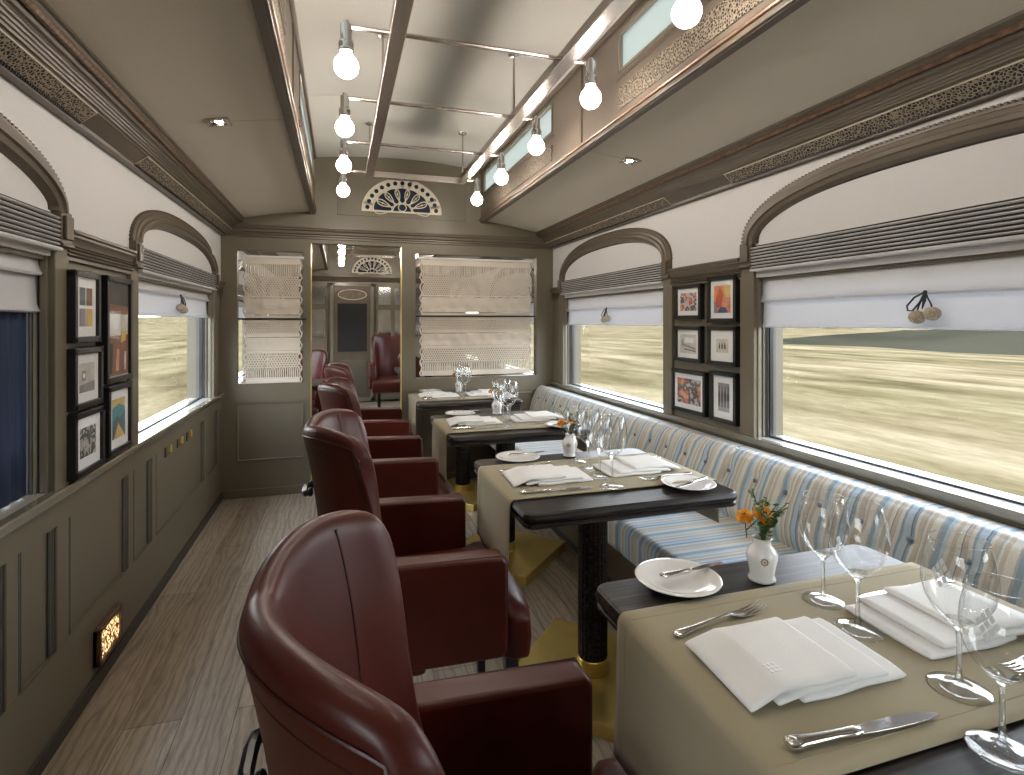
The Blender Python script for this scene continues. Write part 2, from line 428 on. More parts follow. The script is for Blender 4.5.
def struct_band(sd,c):
    m=MB(); pr=[]; n=7; z0,z1=(1.535,1.632) if sd>0 else (1.527,1.620)
    prof=[(.002,z0-.012),(.020,z0-.012),(.022,z0-.006),(.020,z0)]
    for i in range(n):
        a=z0+(z1-z0)*i/n; h=(z1-z0)/n
        prof += [(-.004,a),(-.004,a+h*.42),(.014,a+h*.45),(.018,a+h*.7),(.014,a+h*.97)]
    prof += [(-.004,z1),(-.004,z1+.006),(.002,z1+.007)]
    m=MB(); pr=[(-.02,prof[0][1])]+prof+[(-.02,prof[-1][1])]
    m.sweep(lambda y:[(XW(sd,dx+.012),y,z) for dx,z in pr],[c-.752,c+.752],len(pr),cap=True)
    o=trim(m.build('fluted','pale_rib'))
    g=MB()
    for i in range(n+1):
        a=z0+(z1-z0)*i/n; h=(z1-z0)/n
        if i==n: g.box(XW(sd,.0),XW(sd,.0165),c-.75,c+.75,a+.000,a+.0068)
        else: g.box(XW(sd,.0),XW(sd,.022),c-.75,c+.75,a+.0000,a+h*(.50))
    g.build('groove','dark_gap',o,smooth=False)
    return o
side_details(-1); side_details(1)

# ------------------------------------------------------------------ windows
win_n=0
def window(sd, c, blind=True, tassel_off=0.0, label=''):
    global win_n
    win_n+=1; c=c+off(sd)
    m=MB(); g0,g1=-.046,-.09
    # frame round the pane
    for (a,b,z0,z1) in ((c-OH,c-OH+.022,ZS,ZL),(c+OH-.022,c+OH,ZS,ZL),(c-OH,c+OH,ZL-.03,ZL)):
        m.box(XW(sd,g0),XW(sd,g1),a,b,z0,z1)
    w=struct(m.build('window_%d'%win_n,'grey_rib',smooth=False))
    # stepped jamb mouldings
    j=MB()
    for s2 in (-1,1):
        e=c+s2*OH
        j.box(XW(sd,-.002),XW(sd,-.022),e,e-s2*.012,ZS,ZL)
        j.box(XW(sd,-.028),XW(sd,-.038),e,e-s2*.014,ZS,ZL)
    j.build('jamb_moulding','paint_gloss',w,bev=.003,smooth=False)
    d=MB()
    for s2 in (-1,1):
        e=c+s2*OH
        d.box(XW(sd,-.022),XW(sd,-.028),e,e-s2*.005,ZS,ZL); d.box(XW(sd,-.038),XW(sd,-.046),e,e-s2*.016,ZS,ZL)
    d.build('jamb_groove','dark_panel',w,smooth=False)
    gk=MB()
    for (a,b,z0,z1) in ((c-OH+.022,c-OH+.029,ZS,ZL-.03),(c+OH-.029,c+OH-.022,ZS,ZL-.03),(c-OH+.022,c+OH-.022,ZS,ZS+.007)):
        gk.box(XW(sd,-.052),XW(sd,-.07),a,b,z0,z1)
    gk.build('gasket','black',w,smooth=False)
    MB().box(XW(sd,-.058),XW(sd,-.061),c-OH+.022,c+OH-.022,ZS,ZL-.03).build('window_pane','pane',w,smooth=False)
    # sill
    MB().box(XW(sd,.0),XW(sd,-TH+.01),c-OH,c+OH,ZS-.012,ZS).build('window_sill','sill',w,smooth=False)
    # exposed head of the opening
    return w
for sd in (-1,1):
    for c in WIN: window(sd,c)
# continuous front edge of the sill (dado cap)
for sd in (-1,1):
    for a,b in ((YB,YP),(YP+.07,YF)):
        pr=[(.0,.745),(.012,.748),(.018,.756),(.03,.758),(.033,.766),(.033,.782),(.028,.7865),(.0,.7865)]
        m=MB(); m.sweep(lambda y:[(XW(sd,dx),y,z) for dx,z in pr],[a,b],len(pr),cap=True)
        trim(m.build('cap','paint_gloss'))

# wainscot panelling
def wainscot(sd):
    o_=off(sd)
    m=MB(); d0,d1=0,.014
    panels=[]
    for c in WIN:
        panels.append((c+o_-.33-.09, c+o_+.42)); panels.append((c+o_+.76,c+o_+1.29))
    panels=[(c+o_-.36,c+o_+.45) for c in WIN]+[(c+o_+.77,c+o_+1.30) for c in WIN]
    panels=sorted(panels)
    if sd<0: panels=[(-1.5,-.5),(-.4,-.05),(.1,.65),(.75,1.76),(1.82,2.03),(2.11,2.63),(2.69,2.93),(2.99,3.96),(4.04,4.40)]+[q for q in panels if q[0]>4.6]
    segs=[]; last=YB
    for a,b in panels:
        if a<YP+.07 and b>YP: continue
        if b>YF-.05: continue
        segs.append((last,a)); last=b
    segs.append((last,YF))
    m.box(XW(sd,d0),XW(sd,d1),YB,YF,0,.29); m.box(XW(sd,d0),XW(sd,d1),YB,YF,.68,.75)
    for a,b in segs: m.box(XW(sd,d0),XW(sd,d1),a,b,.29,.68)
    trim(m.build('panelling','paint',bev=.004,smooth=False))
    # reeded strips at the panel edges
    r=MB()
    for a,b in panels:
        if (a<YP+.07 and b>YP) or b>YF-.05: continue
        for e,s2 in ((a,1),(b,-1)):
            for k in range(3):
                y=e+s2*(.006+.010*k); r.tube([(XW(sd,.004),y,.292),(XW(sd,.004),y,.678)],.0042,6)
    trim(r.build('reeding','grey_rib'))
wainscot(-1); wainscot(1)
for sd,n in ((-1,'baseboard_left'),(1,'baseboard_right')):
    m=MB()
    for a,b in ((YB,YP),(YP+.07,YF)): m.box(XW(sd,.0),XW(sd,.022),a,b,0,.055)
    struct(m.build(n,'dark_panel',bev=.004,smooth=False))

# ------------------------------------------------------------------ cornice along the side walls
def cornice(sd,a,b):
    pr=[(.002,1.935),(.014,1.936),(.015,1.948),(.020,1.951),(.058,1.984),(.062,1.984),(.064,1.990)]
    pr+= [(.064+(q-.0)*.0,z) for q,z in ()]
    # reeds
    for i in range(4):
        x=.066+i*.0075; z=1.991+i*.0075
        pr+=[(x,z+.002),(x+.002,z-.001),(x+.005,z+.0005),(x+.0075,z+.0065)]
    pr+=[(.098,2.021),(.100,2.024),(.108,2.027),(.113,2.036),(.114,2.041),(.118,2.042),(.128,2.050),(.134,2.062),(.142,2.066),(.142,2.085),(.0,2.085)]
    pr=[(dx+.02 if (0<dx) else dx,z) for dx,z in pr]; pr[0]=(.0,pr[0][1])
    m=MB(); m.sweep(lambda y:[(XW(sd,dx),y,z) for dx,z in pr],[a,b],len(pr),cap=True)
    return m
def rope(sd,a,b,dx,z,r):
    m=MB(); n=int((b-a)/.006); pts=[(XW(sd,dx),a+(b-a)*i/n,z) for i in range(n+1)]
    rs=[r*(.78+.22*abs(math.sin(PI*i/4))) for i in range(n+1)]
    m.tube(pts,rs,6); return m
for sd in (-1,1):
    for a,b in ((YB,YP),(YP+.07,YF)):
        c=trim(cornice(sd,a,b).build('cornice','bronze_paint',sharp=25))
        if a<0: rope(sd,-.1,b,.144,2.045,.0105).build('rope_bead','copper_edge',c)
# fret grilles on the slanted face
k=0
for sd in (-1,1):
    for i,c in enumerate(WIN[1:4]):
        y0,y1=c+off(sd)-.86,c+off(sd)+.86
        if i==1: y1=YP-.03
        if i==2: y0=YP+.1
        m=MB()
        def rg(y,sd=sd): return [(XW(sd,dx),y,z) for dx,z in ((.0395,1.9495),(.080,1.9825),(.0805,1.9800),(.0415,1.9475))]
        g=thing('cornice_grille','', 'grille', (XW(sd,.04),(y0+y1)/2,1.965))
        def rel(mm,g=g): mm.v=[(v[0]-g.location[0],v[1]-g.location[1],v[2]-g.location[2]) for v in mm.v]; return mm
        m.sweep(rg,[y0,y1],4,cap=True)
        rel(m).build('fretwork','fret',g,smooth=False)
        e=MB(); e.tube([(XW(sd,.0825),y0,1.9825),(XW(sd,.0825),y1,1.9825)],.0022,6)
        e.tube([(XW(sd,.038),y0,1.947),(XW(sd,.0825),y0,1.9825)],.002,6).tube([(XW(sd,.038),y1,1.947),(XW(sd,.0825),y1,1.9825)],.002,6)
        rel(e).build('edge_wire','cream_paint',g); g['label']=('fretwork grille set in the %s cornice above the %s window'%('left' if sd<0 else 'right',('nearer','farther dining-room','adjoining-room')[i]))
        # tooth strip
        t=MB(); y=y0
        while y<y1: t.box(XW(sd,.030),XW(sd,.040),y,y+.006,1.9405,1.9485); y+=.0125
        rel(t).build('tooth_strip','black',g,smooth=False)

# ------------------------------------------------------------------ ceiling
CX0,CX1 = -.19, 1.13      # clerestory walls
def ceil_profile():
    return [(XW(-1,.0),2.072),(XW(-1,.14),2.072),(CX0-.02,2.148),(CX0-.02,2.2)]
c=MB()
for sd,cx in ((-1,CX0),(1,CX1)):
    def rg(y,sd=sd,cx=cx): 
        p0=(XW(sd,.12),2.066); p1=(cx+sd*.015,2.150)
        mid=((p0[0]+p1[0])/2,(p0[1]+p1[1])/2+.008)
        pts=[p0,mid,p1]; return [(x,y,z) for x,z in pts]+[(x,y,z+.02) for x,z in reversed(pts)]
    c.sweep(rg,[YB,YP],6,cap=True); c.sweep(rg,[YP+.07,YF],6,cap=True)
ceil=struct(c.build('ceiling','ceiling_fabric',sharp=60))
# seams on the fabric
for sd,cx in ((-1,CX0),(1,CX1)):
    for y in (.28,2.50,):
        MB().add([(XW(sd,.14),y-.004,2.0715),(XW(sd,.14),y+.004,2.0715),(cx+sd*.02,y+.004,2.1475),(cx+sd*.02,y-.004,2.1475)],[(0,1,2,3)])
        m=MB(); m.tube([(XW(sd,.14),y,2.0735),((XW(sd,.10)+cx+sd*.015)/2,y,2.1160),(cx+sd*.02,y,2.1495)],.0035,6); m.build('ceiling_seam','ceiling_fabric',ceil)
# clerestory top (gentle arch)
m=MB()
def crg(y):
    n=12; pts=[(CX0+(CX1-CX0)*i/n, 2.566+.045*math.sin(PI*i/n)) for i in range(n+1)]
    return [(x,y,z) for x,z in pts]+[(x,y,z+.03) for x,z in reversed(pts)]
m.sweep(crg,[YB,YP],26,cap=True); m.sweep(crg,[YP+.07,YF],26,cap=True)
m.build('clerestory_ceiling','clerestory_fabric',ceil,sharp=60)
sm=MB()
for y in (1.95,3.3):
    sm.tube([(CX0+(CX1-CX0)*i/12,y,2.566+.045*math.sin(PI*i/12)) for i in range(13)],.003,6)
sm.build('clerestory_seam','clerestory_fabric',ceil)
# side edge moulding where cornice ends
CW=[(.50,2.11),(2.88,4.42),(5.0,6.5),(7.2,8.8),(-1.75,-.1)]
for sd,cx in ((-1,CX0),(1,CX1)):
    # clerestory wall with holes for its lights
    m=MB(); x0,x1=cx,cx+sd*.03
    ys=sorted(CW); edges=[YB]+[e for w in ys for e in w]+[YF]
    m.box(x0,x1,YB,YF,2.13,2.352); m.box(x0,x1,YB,YF,2.522,2.60)
    for i in range(0,len(edges),2): m.box(x0,x1,edges[i],edges[i+1],2.352,2.522)
    w=struct(m.build('wall_clerestory_%s'%('left' if sd<0 else 'right'),'clerestory_paint',smooth=False))
    e=MB(); e.box(cx-sd*.012,cx+sd*.02,YB,YP,2.132,2.150); e.box(cx-sd*.009,cx,YB,YP,2.150,2.172)
    e.box(cx-sd*.012,cx+sd*.02,YP+.07,YF,2.132,2.150)
    e.build('edge_moulding','copper_edge' if 0 else 'bronze_paint',w,bev=.003,smooth=False)
    cp=MB(); cp.tube([(cx-sd*.012,YB,2.158),(cx-sd*.012,YP,2.158)],.007,8); cp.build('copper_line','copper_edge',w)
    st=MB()
    for y in (2.49,.28): st.box(cx-sd*.006,cx,y-.008,y+.008,2.17,2.57)
    for a,b in CW[:2]:
        st.box(cx-sd*.006,cx,a-.02,b+.02,2.325,2.338)
    st.build('stile','bronze_paint',w,smooth=False)
    top=MB().box(cx-sd*.018,cx,YB,YP,2.548,2.575).build('top_moulding','bronze_paint',w,bev=.004,smooth=False)
    for j,(a,b) in enumerate(CW):
        win_n+=1
        f=MB(); t_=.012
        for (y0,y1,z0,z1) in ((a,a+t_,2.352,2.522),(b-t_,b,2.352,2.522),(a,b,2.352,2.364),(a,b,2.510,2.522)): f.box(cx-sd*.006,cx+sd*.02,y0,y1,z0,z1)
        fr=struct(f.build('window_%d'%win_n,'paint_gloss',bev=.002,smooth=False))
        MB().box(cx+sd*.010,cx+sd*.014,a+t_,b-t_,2.364,2.510).build('window_pane','frosted',fr,smooth=False)
    for j,(a,b) in enumerate(CW[:2]):
        g=MB().box(-.004,.004,-(b-a)/2+.005,(b-a)/2-.005,-.045,.045).build('clerestory_grille','fret',smooth=False,loc=(cx-sd*.002,(a+b)/2,2.242))
        tag(g,'bronze fretwork grille below the %s roof window on the %s'%(('nearer','farther')[j],('left','right')[sd>0]),'grille')

# ------------------------------------------------------------------ partition with two openings and a doorway
LX=(-.728,-.272); DX=(-.212,.472); RX=(.585,1.625); ZB=.842; ZT=1.835; ZTR=1.855; ZD=1.905
p=MB(); y0,y1=YP,YP+.07
xl,xr=XW(-1),XW(1)
p.box(xl,LX[0],y0,y1,0,1.92); p.box(LX[0],LX[1],y0,y1,0,ZB); p.box(LX[0],LX[1],y0,y1,ZT,1.92); p.box(LX[1],DX[0],y0,y1,0,1.92)
p.box(DX[0],DX[1],y0,y1,ZD,1.92); p.box(DX[1],RX[0],y0,y1,0,1.92); p.box(RX[0],RX[1],y0,y1,0,ZB); p.box(RX[0],RX[1],y0,y1,ZTR,1.92); p.box(RX[1],xr,y0,y1,0,1.92)
p.prism([(xl,1.92),(xr,1.92),(xr,2.15),(CX1+.02,2.18),(CX1+.02,2.575),(XC,2.63),(CX0-.02,2.575),(CX0-.02,2.18),(xl,2.15)],y0,y1,'y')
part=struct(p.build('wall_back','paint',smooth=False))
pm=MB()
def cor_x(m,prof,x0,x1,y):
    m.sweep(lambda x:[(x,y-d,z) for d,z in prof],[x0,x1],len(prof),cap=True)
cor_x(pm,[(0,1.935),(.012,1.937),(.012,1.95),(.018,1.955),(.018,1.965),(.028,1.972),(.030,1.990),(.040,1.998),(.042,2.010),(.048,2.014),(.048,2.022),(0,2.028)],XW(-1,.02),XW(1,.02),YP)
pm.build('partition_cornice','bronze_paint',part,sharp=25)
# raised framing on the lower panels, and around the openings
fm=MB()
def frame_xz(m,x0,x1,z0,z1,w,y,d):
    m.box(x0,x1,y-d,y,z0,z0+w); m.box(x0,x1,y-d,y,z1-w,z1); m.box(x0,x0+w,y-d,y,z0,z1); m.box(x1-w,x1,y-d,y,z0,z1)
for (a,b) in ((LX[0],LX[1]+.005),(RX[0]+.03,RX[0]+.45),(RX[0]+.53,RX[1]-.05)): frame_xz(fm,a,b,.268,.70,.011,YP,.012)
frame_xz(fm,-.02,1.0,2.135,2.50,.008,YP,.006)
fm.build('panel_moulding','paint_gloss',part,bev=.003,smooth=False)
bt=MB()  # thin brass strips added to stand for light reflected on the doorway jambs
for x in DX: bt.box(x-.0025,x+.0025,YP-.003,YP+.074,0,ZD)
bt.build('jamb_glint_strip','brass',part,smooth=False)
struct(MB().box(XW(-1,0),LX[1]+.06,YP-.016,YP,0,.06).box(DX[1],XW(1,0),YP-.016,YP,0,.06).build('baseboard_back','paint',bev=.004,smooth=False))

# fanlight ornament
def fanlight(name,loc,sc=1.0,label=''):
    t=thing(name,label,'ornament',loc); t.scale=(sc,sc,sc)
    RXX,RZ=.312,.262
    def half(r0,r1,y0,y1,n=40):
        m=MB(); poly=[(r1*RXX*math.cos(PI*i/n), r1*RZ*math.sin(PI*i/n)) for i in range(n+1)]
        if r0>0: poly+=[(r0*RXX*math.cos(PI*i/n), r0*RZ*math.sin(PI*i/n)) for i in range(n,-1,-1)]
        else: pass
        # strip-wise build so that it stays valid
        for i in range(n):
            a,b=PI*i/n,PI*(i+1)/n
            q=[(r0*RXX*math.cos(a),r0*RZ*math.sin(a)),(r1*RXX*math.cos(a),r1*RZ*math.sin(a)),(r1*RXX*math.cos(b),r1*RZ*math.sin(b)),(r0*RXX*math.cos(b),r0*RZ*math.sin(b))]
            if r0==0: q=[(0,0)]+q[1:3]
            m.prism(q,y0,y1,'y')
        return m
    half(0,.98,-.004,0).build('glass','navy_glass',t,smooth=False)
    m=half(.76,1.0,-.010,-.0045)
    # rim, petals and scrolls
    m.tube([(RXX*math.cos(PI*i/40),-.010,RZ*math.sin(PI*i/40)) for i in range(41)],.006,8)
    m.tube([(.74*RXX*math.cos(PI*i/40),-.010,.74*RZ*math.sin(PI*i/40)) for i in range(41)],.004,8)
    m.box(-RXX-.004,RXX+.004,-.013,-.003,-.008,.004)
    npet=7
    for k in range(npet):
        a=PI*(k+.5)/npet; ca,sa=math.cos(a),math.sin(a)
        pts=[]
        for i in range(25):
            t2=2*PI*i/24; u=.50+.24*math.cos(t2); wv=(.052 if True else 0)*math.sin(t2)*(1+.55*math.cos(t2))
            pts.append(((u*ca*RXX)-wv*sa, -.009, (u*sa*RZ)+wv*ca))
        m.tube(pts,.0042,6,closed=True)
    for k in range(npet+1):
        a=PI*k/npet
        if 0<k<npet:
            m.tube([(.24*RXX*math.cos(a),-.008,.24*RZ*math.sin(a)),(.70*RXX*math.cos(a),-.008,.70*RZ*math.sin(a))],.003,6)
            m.ball((.55*RXX*math.cos(a),-.009,.55*RZ*math.sin(a)),.008,6)
    m.tube([(.24*RXX*math.cos(PI*i/20),-.009,.26*RZ*math.sin(PI*i/20)) for i in range(21)],.004,6)
    m.tube([(.10*RXX*math.cos(2*PI*i/20),-.009,.035+.03*math.sin(2*PI*i/20)) for i in range(20)],.004,6,closed=True)
    m.build('fret_tracery','cream_paint',t)
    h=MB()
    for k in range(15):
        a=PI*(k+.5)/15; cx_,cz=.875*RXX*math.cos(a),.875*RZ*math.sin(a)
        pts=[(cx_+.017*math.cos(2*PI*i/16), cz+.017*math.sin(2*PI*i/16)) for i in range(16)]
        MB().prism(pts,-.0125,-.0095,'y').build('round_light','navy_glass',t,smooth=False)
    return t
fan=fanlight('fanlight',(.478,YP,2.182),1.0,'half-round cream tracery fanlight over navy glass above the doorway')

# macrame hangings
def macrame(name,x0,x1,z0,z1,label):
    t=thing(name,label,'hanging',((x0+x1)/2,YP-.012,z0)); w=(x1-x0)/2; H=z1-z0
    yo=0.0
    MB().tube([(-w-.03,yo,H+.012),(w+.03,yo,H+.012)],.010,10).build('top_rod','white_cotton',t)
    MB().tube([(-w-.05,yo-.014,H*.515),(w+.05,yo-.014,H*.515)],.007,10).build('middle_rod','black',t)
    m=MB(); r=.0034
    def wav(x,z): return yo+.004*math.sin(x*23)+.003*math.sin(z*40+x*9)
    def lattice(za,zb,step,tilt,rr):
        # crossing diagonal cords
        h=zb-za; n=int(2*w/step)+int(abs(h*tilt)/step)+2
        for s2 in (-1,1):
            for i in range(-1,n):
                xs=-w+i*step if s2>0 else w-i*step
                pts=[]
                for k in range(9):
                    z=za+h*k/8; x=xs-s2*h*tilt*.5+s2*(z-za)*tilt
                    if -w<=x<=w: pts.append((x,wav(x,z)+s2*.0015,z))
                if len(pts)>1: m.tube(pts,rr,4)
    def verticals(za,zb,step,rr,gap=None):
        n=int(2*w/step)
        for i in range(n+1):
            x=-w+2*w*i/n
            m.tube([(x,wav(x,za),za),(x+.002*math.sin(i),wav(x,(za+zb)/2),(za+zb)/2),(x,wav(x,zb),zb)],rr,4)
    def solid(za,zb,bumpy=0):
        nx=int(2*w/.012); nz=max(2,int((zb-za)/.008))
        for side in (1,-1):
            def fn(u,v2):
                x=-w+2*w*u; z=za+(zb-za)*v2
                q=.004*math.sin(x*260)*math.sin(z*260)
                if bumpy==1:   # diamonds
                    q+=.011*max(0,math.cos(x*2*PI/.13)*math.cos((z-za)*2*PI/.13*.9))**.7
                return (x, wav(x,z)-side*(.0035+abs(q)), z)
            m.grid(fn,nx,nz)
    f=lambda a: H*a
    solid(0,f(.045)); verticals(f(.045),f(.115),.014,.005); lattice(f(.115),f(.24),.019,.55,.0052)
    solid(f(.24),f(.26)); solid(f(.262),f(.365),1); solid(f(.37),f(.40)); lattice(f(.40),f(.40+.085),.0135,.5,.0044); 
    solid(f(.485),f(.545)); solid(f(.55),f(.68),1); solid(f(.685),f(.70)); lattice(f(.70),f(.86),.019,.6,.0054)
    verticals(f(.86),f(.955),.0135,.0052); solid(f(.955),1.0*H)
    m.build('macrame_panel','macrame',t)
    fr=MB()
    for s2 in (-1,1):
        pts=[(s2*(w+.006+.010*math.sin(k*1.7)),yo,H*k/40) for k in range(41)]
        MB().tube(pts,.006,6).build('scalloped_edge','macrame',t)
    return t
macrame('macrame_hanging',-.668,-.292,.842,1.775,'narrow cream macrame hanging in the opening left of the doorway')
macrame('macrame_hanging',.632,1.555,.862,1.805,'wide cream macrame hanging in the opening right of the doorway')

# ------------------------------------------------------------------ far saloon end wall
fw=MB(); fw.box(xl,xr,YF,YF+.08,0,2.15); fw.prism([(xl,2.15),(xr,2.15),(CX1+.02,2.18),(CX1+.02,2.575),(XC,2.63),(CX0-.02,2.575),(CX0-.02,2.18)],YF,YF+.08,'y')
far=struct(fw.build('wall_far','paint',smooth=False))
q=MB(); cor_x(q,[(0,1.95),(.02,1.96),(.03,2.0),(.05,2.02),(.05,2.03),(0,2.04)],XW(-1,.02),XW(1,.02),YF); q.build('far_cornice','bronze_paint',far)
d=MB(); frame_xz(d,-.16,.53,0.02,1.93,.06,YF,.03)
dr=struct(d.build('door_1','paint_gloss',bev=.004,smooth=False))
MB().box(-.10,.47,YF-.012,YF,.0,1.87).build('door_leaf','bronze_paint',dr,smooth=False)
MB().box(-.04,.42,YF-.016,YF-.011,.82,1.60).build('door_glass','dark_gap',dr,smooth=False)
f2=MB(); frame_xz(f2,-.06,.44,.80,1.62,.022,YF-.01,.012); f2.build('glass_frame','bronze_paint',dr,smooth=False)
lv=MB()
for i in range(16): lv.box(-.02,.40,YF-.03,YF-.012,.16+i*.034,.176+i*.034)
lv.build('louvre','paint_gloss',dr,smooth=False)
ov=MB().prism([(.19+.21*math.cos(2*PI*i/24), 1.74+.075*(math.copysign(abs(math.sin(2*PI*i/24))**.8,math.sin(2*PI*i/24)))) for i in range(24)],YF-.02,YF-.012,'y').build('oval_fret','fret',dr,smooth=False)
ovr=MB().tube([(.19+.22*math.cos(2*PI*i/24),YF-.018,1.74+.08*math.sin(2*PI*i/24)) for i in range(24)],.008,6,closed=True).build('oval_rim','cream_paint',dr)
# glazed cabinets either side
def cabinet(x0,x1,label,cols):
    t=thing('glazed_cabinet',label,'cabinet',((x0+x1)/2,YF,0)); w=(x1-x0)/2
    b=MB().box(-w,w,-.10,-.005,.05,1.93).build('cabinet_body','paint',t,smooth=False)
    fr=MB(); pn=MB(); cw=2*w/cols
    for i in range(cols):
        a=-w+i*cw+.03; bb=a+cw-.06
        for z0,z1 in ((1.06,1.50),(1.58,1.86)):
            pn.box(a,bb,-.106,-.10,z0,z1); frame_xz(fr,a-.012,bb+.012,z0-.012,z1+.012,.014,-.10,.016)
        frame_xz(fr,a-.012,bb+.012,.15,.95,.014,-.10,.012)
    pn.build('cabinet_glass','mirror',t,smooth=False); fr.build('door_frame','paint_gloss',t,smooth=False)
    return t
M['mirror']=simple('mirror_glass',(.55,.56,.55),.12,metal=1.0,var=.1,vscale=4)
cabinet(.56,1.60,'tall glazed cabinet right of the far door',4)
cabinet(-.74,-.20,'tall glazed cabinet left of the far door',2)
dup(fan,(.50,YF,2.10),None,'half-round tracery fanlight on the far wall of the adjoining room',scale=(1,1,1))
# wall behind the camera
wf=MB(); wf.box(xl,xr,YB-.08,YB,0,2.15); wf.prism([(xl,2.15),(xr,2.15),(CX1+.02,2.18),(CX1+.02,2.575),(XC,2.63),(CX0-.02,2.575),(CX0-.02,2.18)],YB-.08,YB,'y')
struct(wf.build('wall_front','paint',smooth=False))
# roof shell outside, closing the clerestory sides
rf=MB()
for sd,cx in ((-1,CX0),(1,CX1)):
    rf.add([(XW(sd,-TH),YB-.1,2.16),(XW(sd,-TH),YF+.1,2.16),(cx+sd*.05,YF+.1,2.22),(cx+sd*.05,YB-.1,2.22),(XW(sd,-TH),YB-.1,2.13),(XW(sd,-TH),YF+.1,2.13),(cx+sd*.05,YF+.1,2.19),(cx+sd*.05,YB-.1,2.19)],
           [(0,1,2,3),(7,6,5,4),(0,4,5,1),(2,6,7,3),(1,5,6,2),(0,3,7,4)])
rf.box(CX0-.05,CX1+.05,YB-.1,YF+.1,2.66,2.70)
struct(rf.build('roof_shell','dark_panel',smooth=False))

# ------------------------------------------------------------------ blinds with pompom cords
def blind(sd,c,label,tass=True,fold=True):
    c=c+off(sd); xb=XW(sd,-.020)
    t=thing('roman_blind',label,'blind',(xb,c,ZL)); w=OH-.016
    zt=0.0; up_=.052 if sd<0 else 0; zb=1.283+up_-ZL; zf=1.398+up_-ZL
    prof=[(0,-.002),(0,zf+.012),(-.010,zf+.001),(-.014,zf-.004),(-.010,zf-.010),(.004,zf-.010),(.004,zf+.004)]
    def strip(pr,th=.003):
        m=MB()
        def rg(y):
            k=.0025*math.sin(y*9+sd)
            a=[(sd*(d)+k*(-z*6),y,z+ .0015*math.sin(y*7)) for d,z in pr]
            return a
        ys=[-w+2*w*i/24 for i in range(25)]
        m.sweep(rg,ys,len(pr),closed_prof=False); return m
    up=strip([(.004,-.002),(.002,zf+.03),(-.004,zf+.006),(-.010,zf-.002),(-.006,zf-.010),(.006,zf-.008)]).build('upper_fold','blind',t)
    lo=strip([(.010,zf+.01),(.008,zf-.03),(.004,zb+.02),(-.002,zb+.004),(-.006,zb-.001),(.002,zb-.006),(.012,zb)]).build('lower_fold','blind',t)
    for o in (up,lo):
        s_=o.modifiers.new('thick','SOLIDIFY'); s_.thickness=.003
    hd=MB().box(-.006*1,.012,-w,w,-.012,-.0005).build('head_rail','paint',t,smooth=False)
    if tass:
        q=-sd
        kx=q*.022
        for k,(dy,dz) in enumerate(((.022,-.082),(-.026,-.072))):
            b=MB(); n=14
            c0=(kx,dy,zf+dz); m=MB().ball((0,0,0),.024,14)
            b.add([(c0[0]+v[0]*(1+.05*math.sin(v[2]*900+v[1]*500)),c0[1]+v[1]*(1+.05*math.sin(v[2]*800)),c0[2]+v[2]*.92) for v in m.v],m.f)
            b.build('pompom','twine',t)
        cd=MB()
        cd.tube([(q*.012,0,zf),(q*.020,.006,zf-.02),(q*.022,.016,zf-.045),(q*.022,.022,zf-.065)],.0028,6)
        cd.tube([(q*.012,.002,zf),(q*.020,-.010,zf-.02),(q*.022,-.022,zf-.04),(q*.022,-.026,zf-.055)],.0028,6)
        cd.tube([(q*.012,0,zf),(q*.022,.030,zf-.018),(q*.026,.052,zf-.045),(q*.026,.050,zf-.060),(q*.026,.034,zf-.062),(q*.024,.012,zf-.035),(q*.016,.002,zf-.004)],.003,6)
        cd.tube([(q*.012,0,zf),(q*.022,-.004,zf-.03),(q*.024,.004,zf-.055),(q*.022,.002,zf-.03),(q*.012,.004,zf)],.003,6)
        cd.ball((q*.014,.002,zf-.002),.006,8)
        cd.build('pull_cord','cord_grey',t)
    return t
names={(1,1.30):'white linen roman blind over the nearer right-hand window',(1,3.52):'white linen roman blind over the farther right-hand window',
 (-1,1.30):'white linen roman blind over the nearer left-hand window, cut by the picture edge',(-1,3.52):'white linen roman blind over the farther left-hand window'}
for (sd,c),l in names.items(): blind(sd,c,l)
for sd in (-1,1): blind(sd,5.74,'white linen roman blind in the adjoining room, %s side'%('left','right')[sd>0],tass=False)
# navy curtain behind the nearer left window
cx_=XW(-1,-.047)
m=MB(); n=150
m.grid(lambda u,v:(cx_+.0045*math.sin(u*2*PI*24), 1.27-.725+1.445*u, ZS+.006+(.70)*v),n*2,4)
o=m.build('pleated_curtain','navy_cloth'); s_=o.modifiers.new('thick','SOLIDIFY'); s_.thickness=.003
tag(o,'dark navy pleated curtain drawn across the nearer left window','curtain')

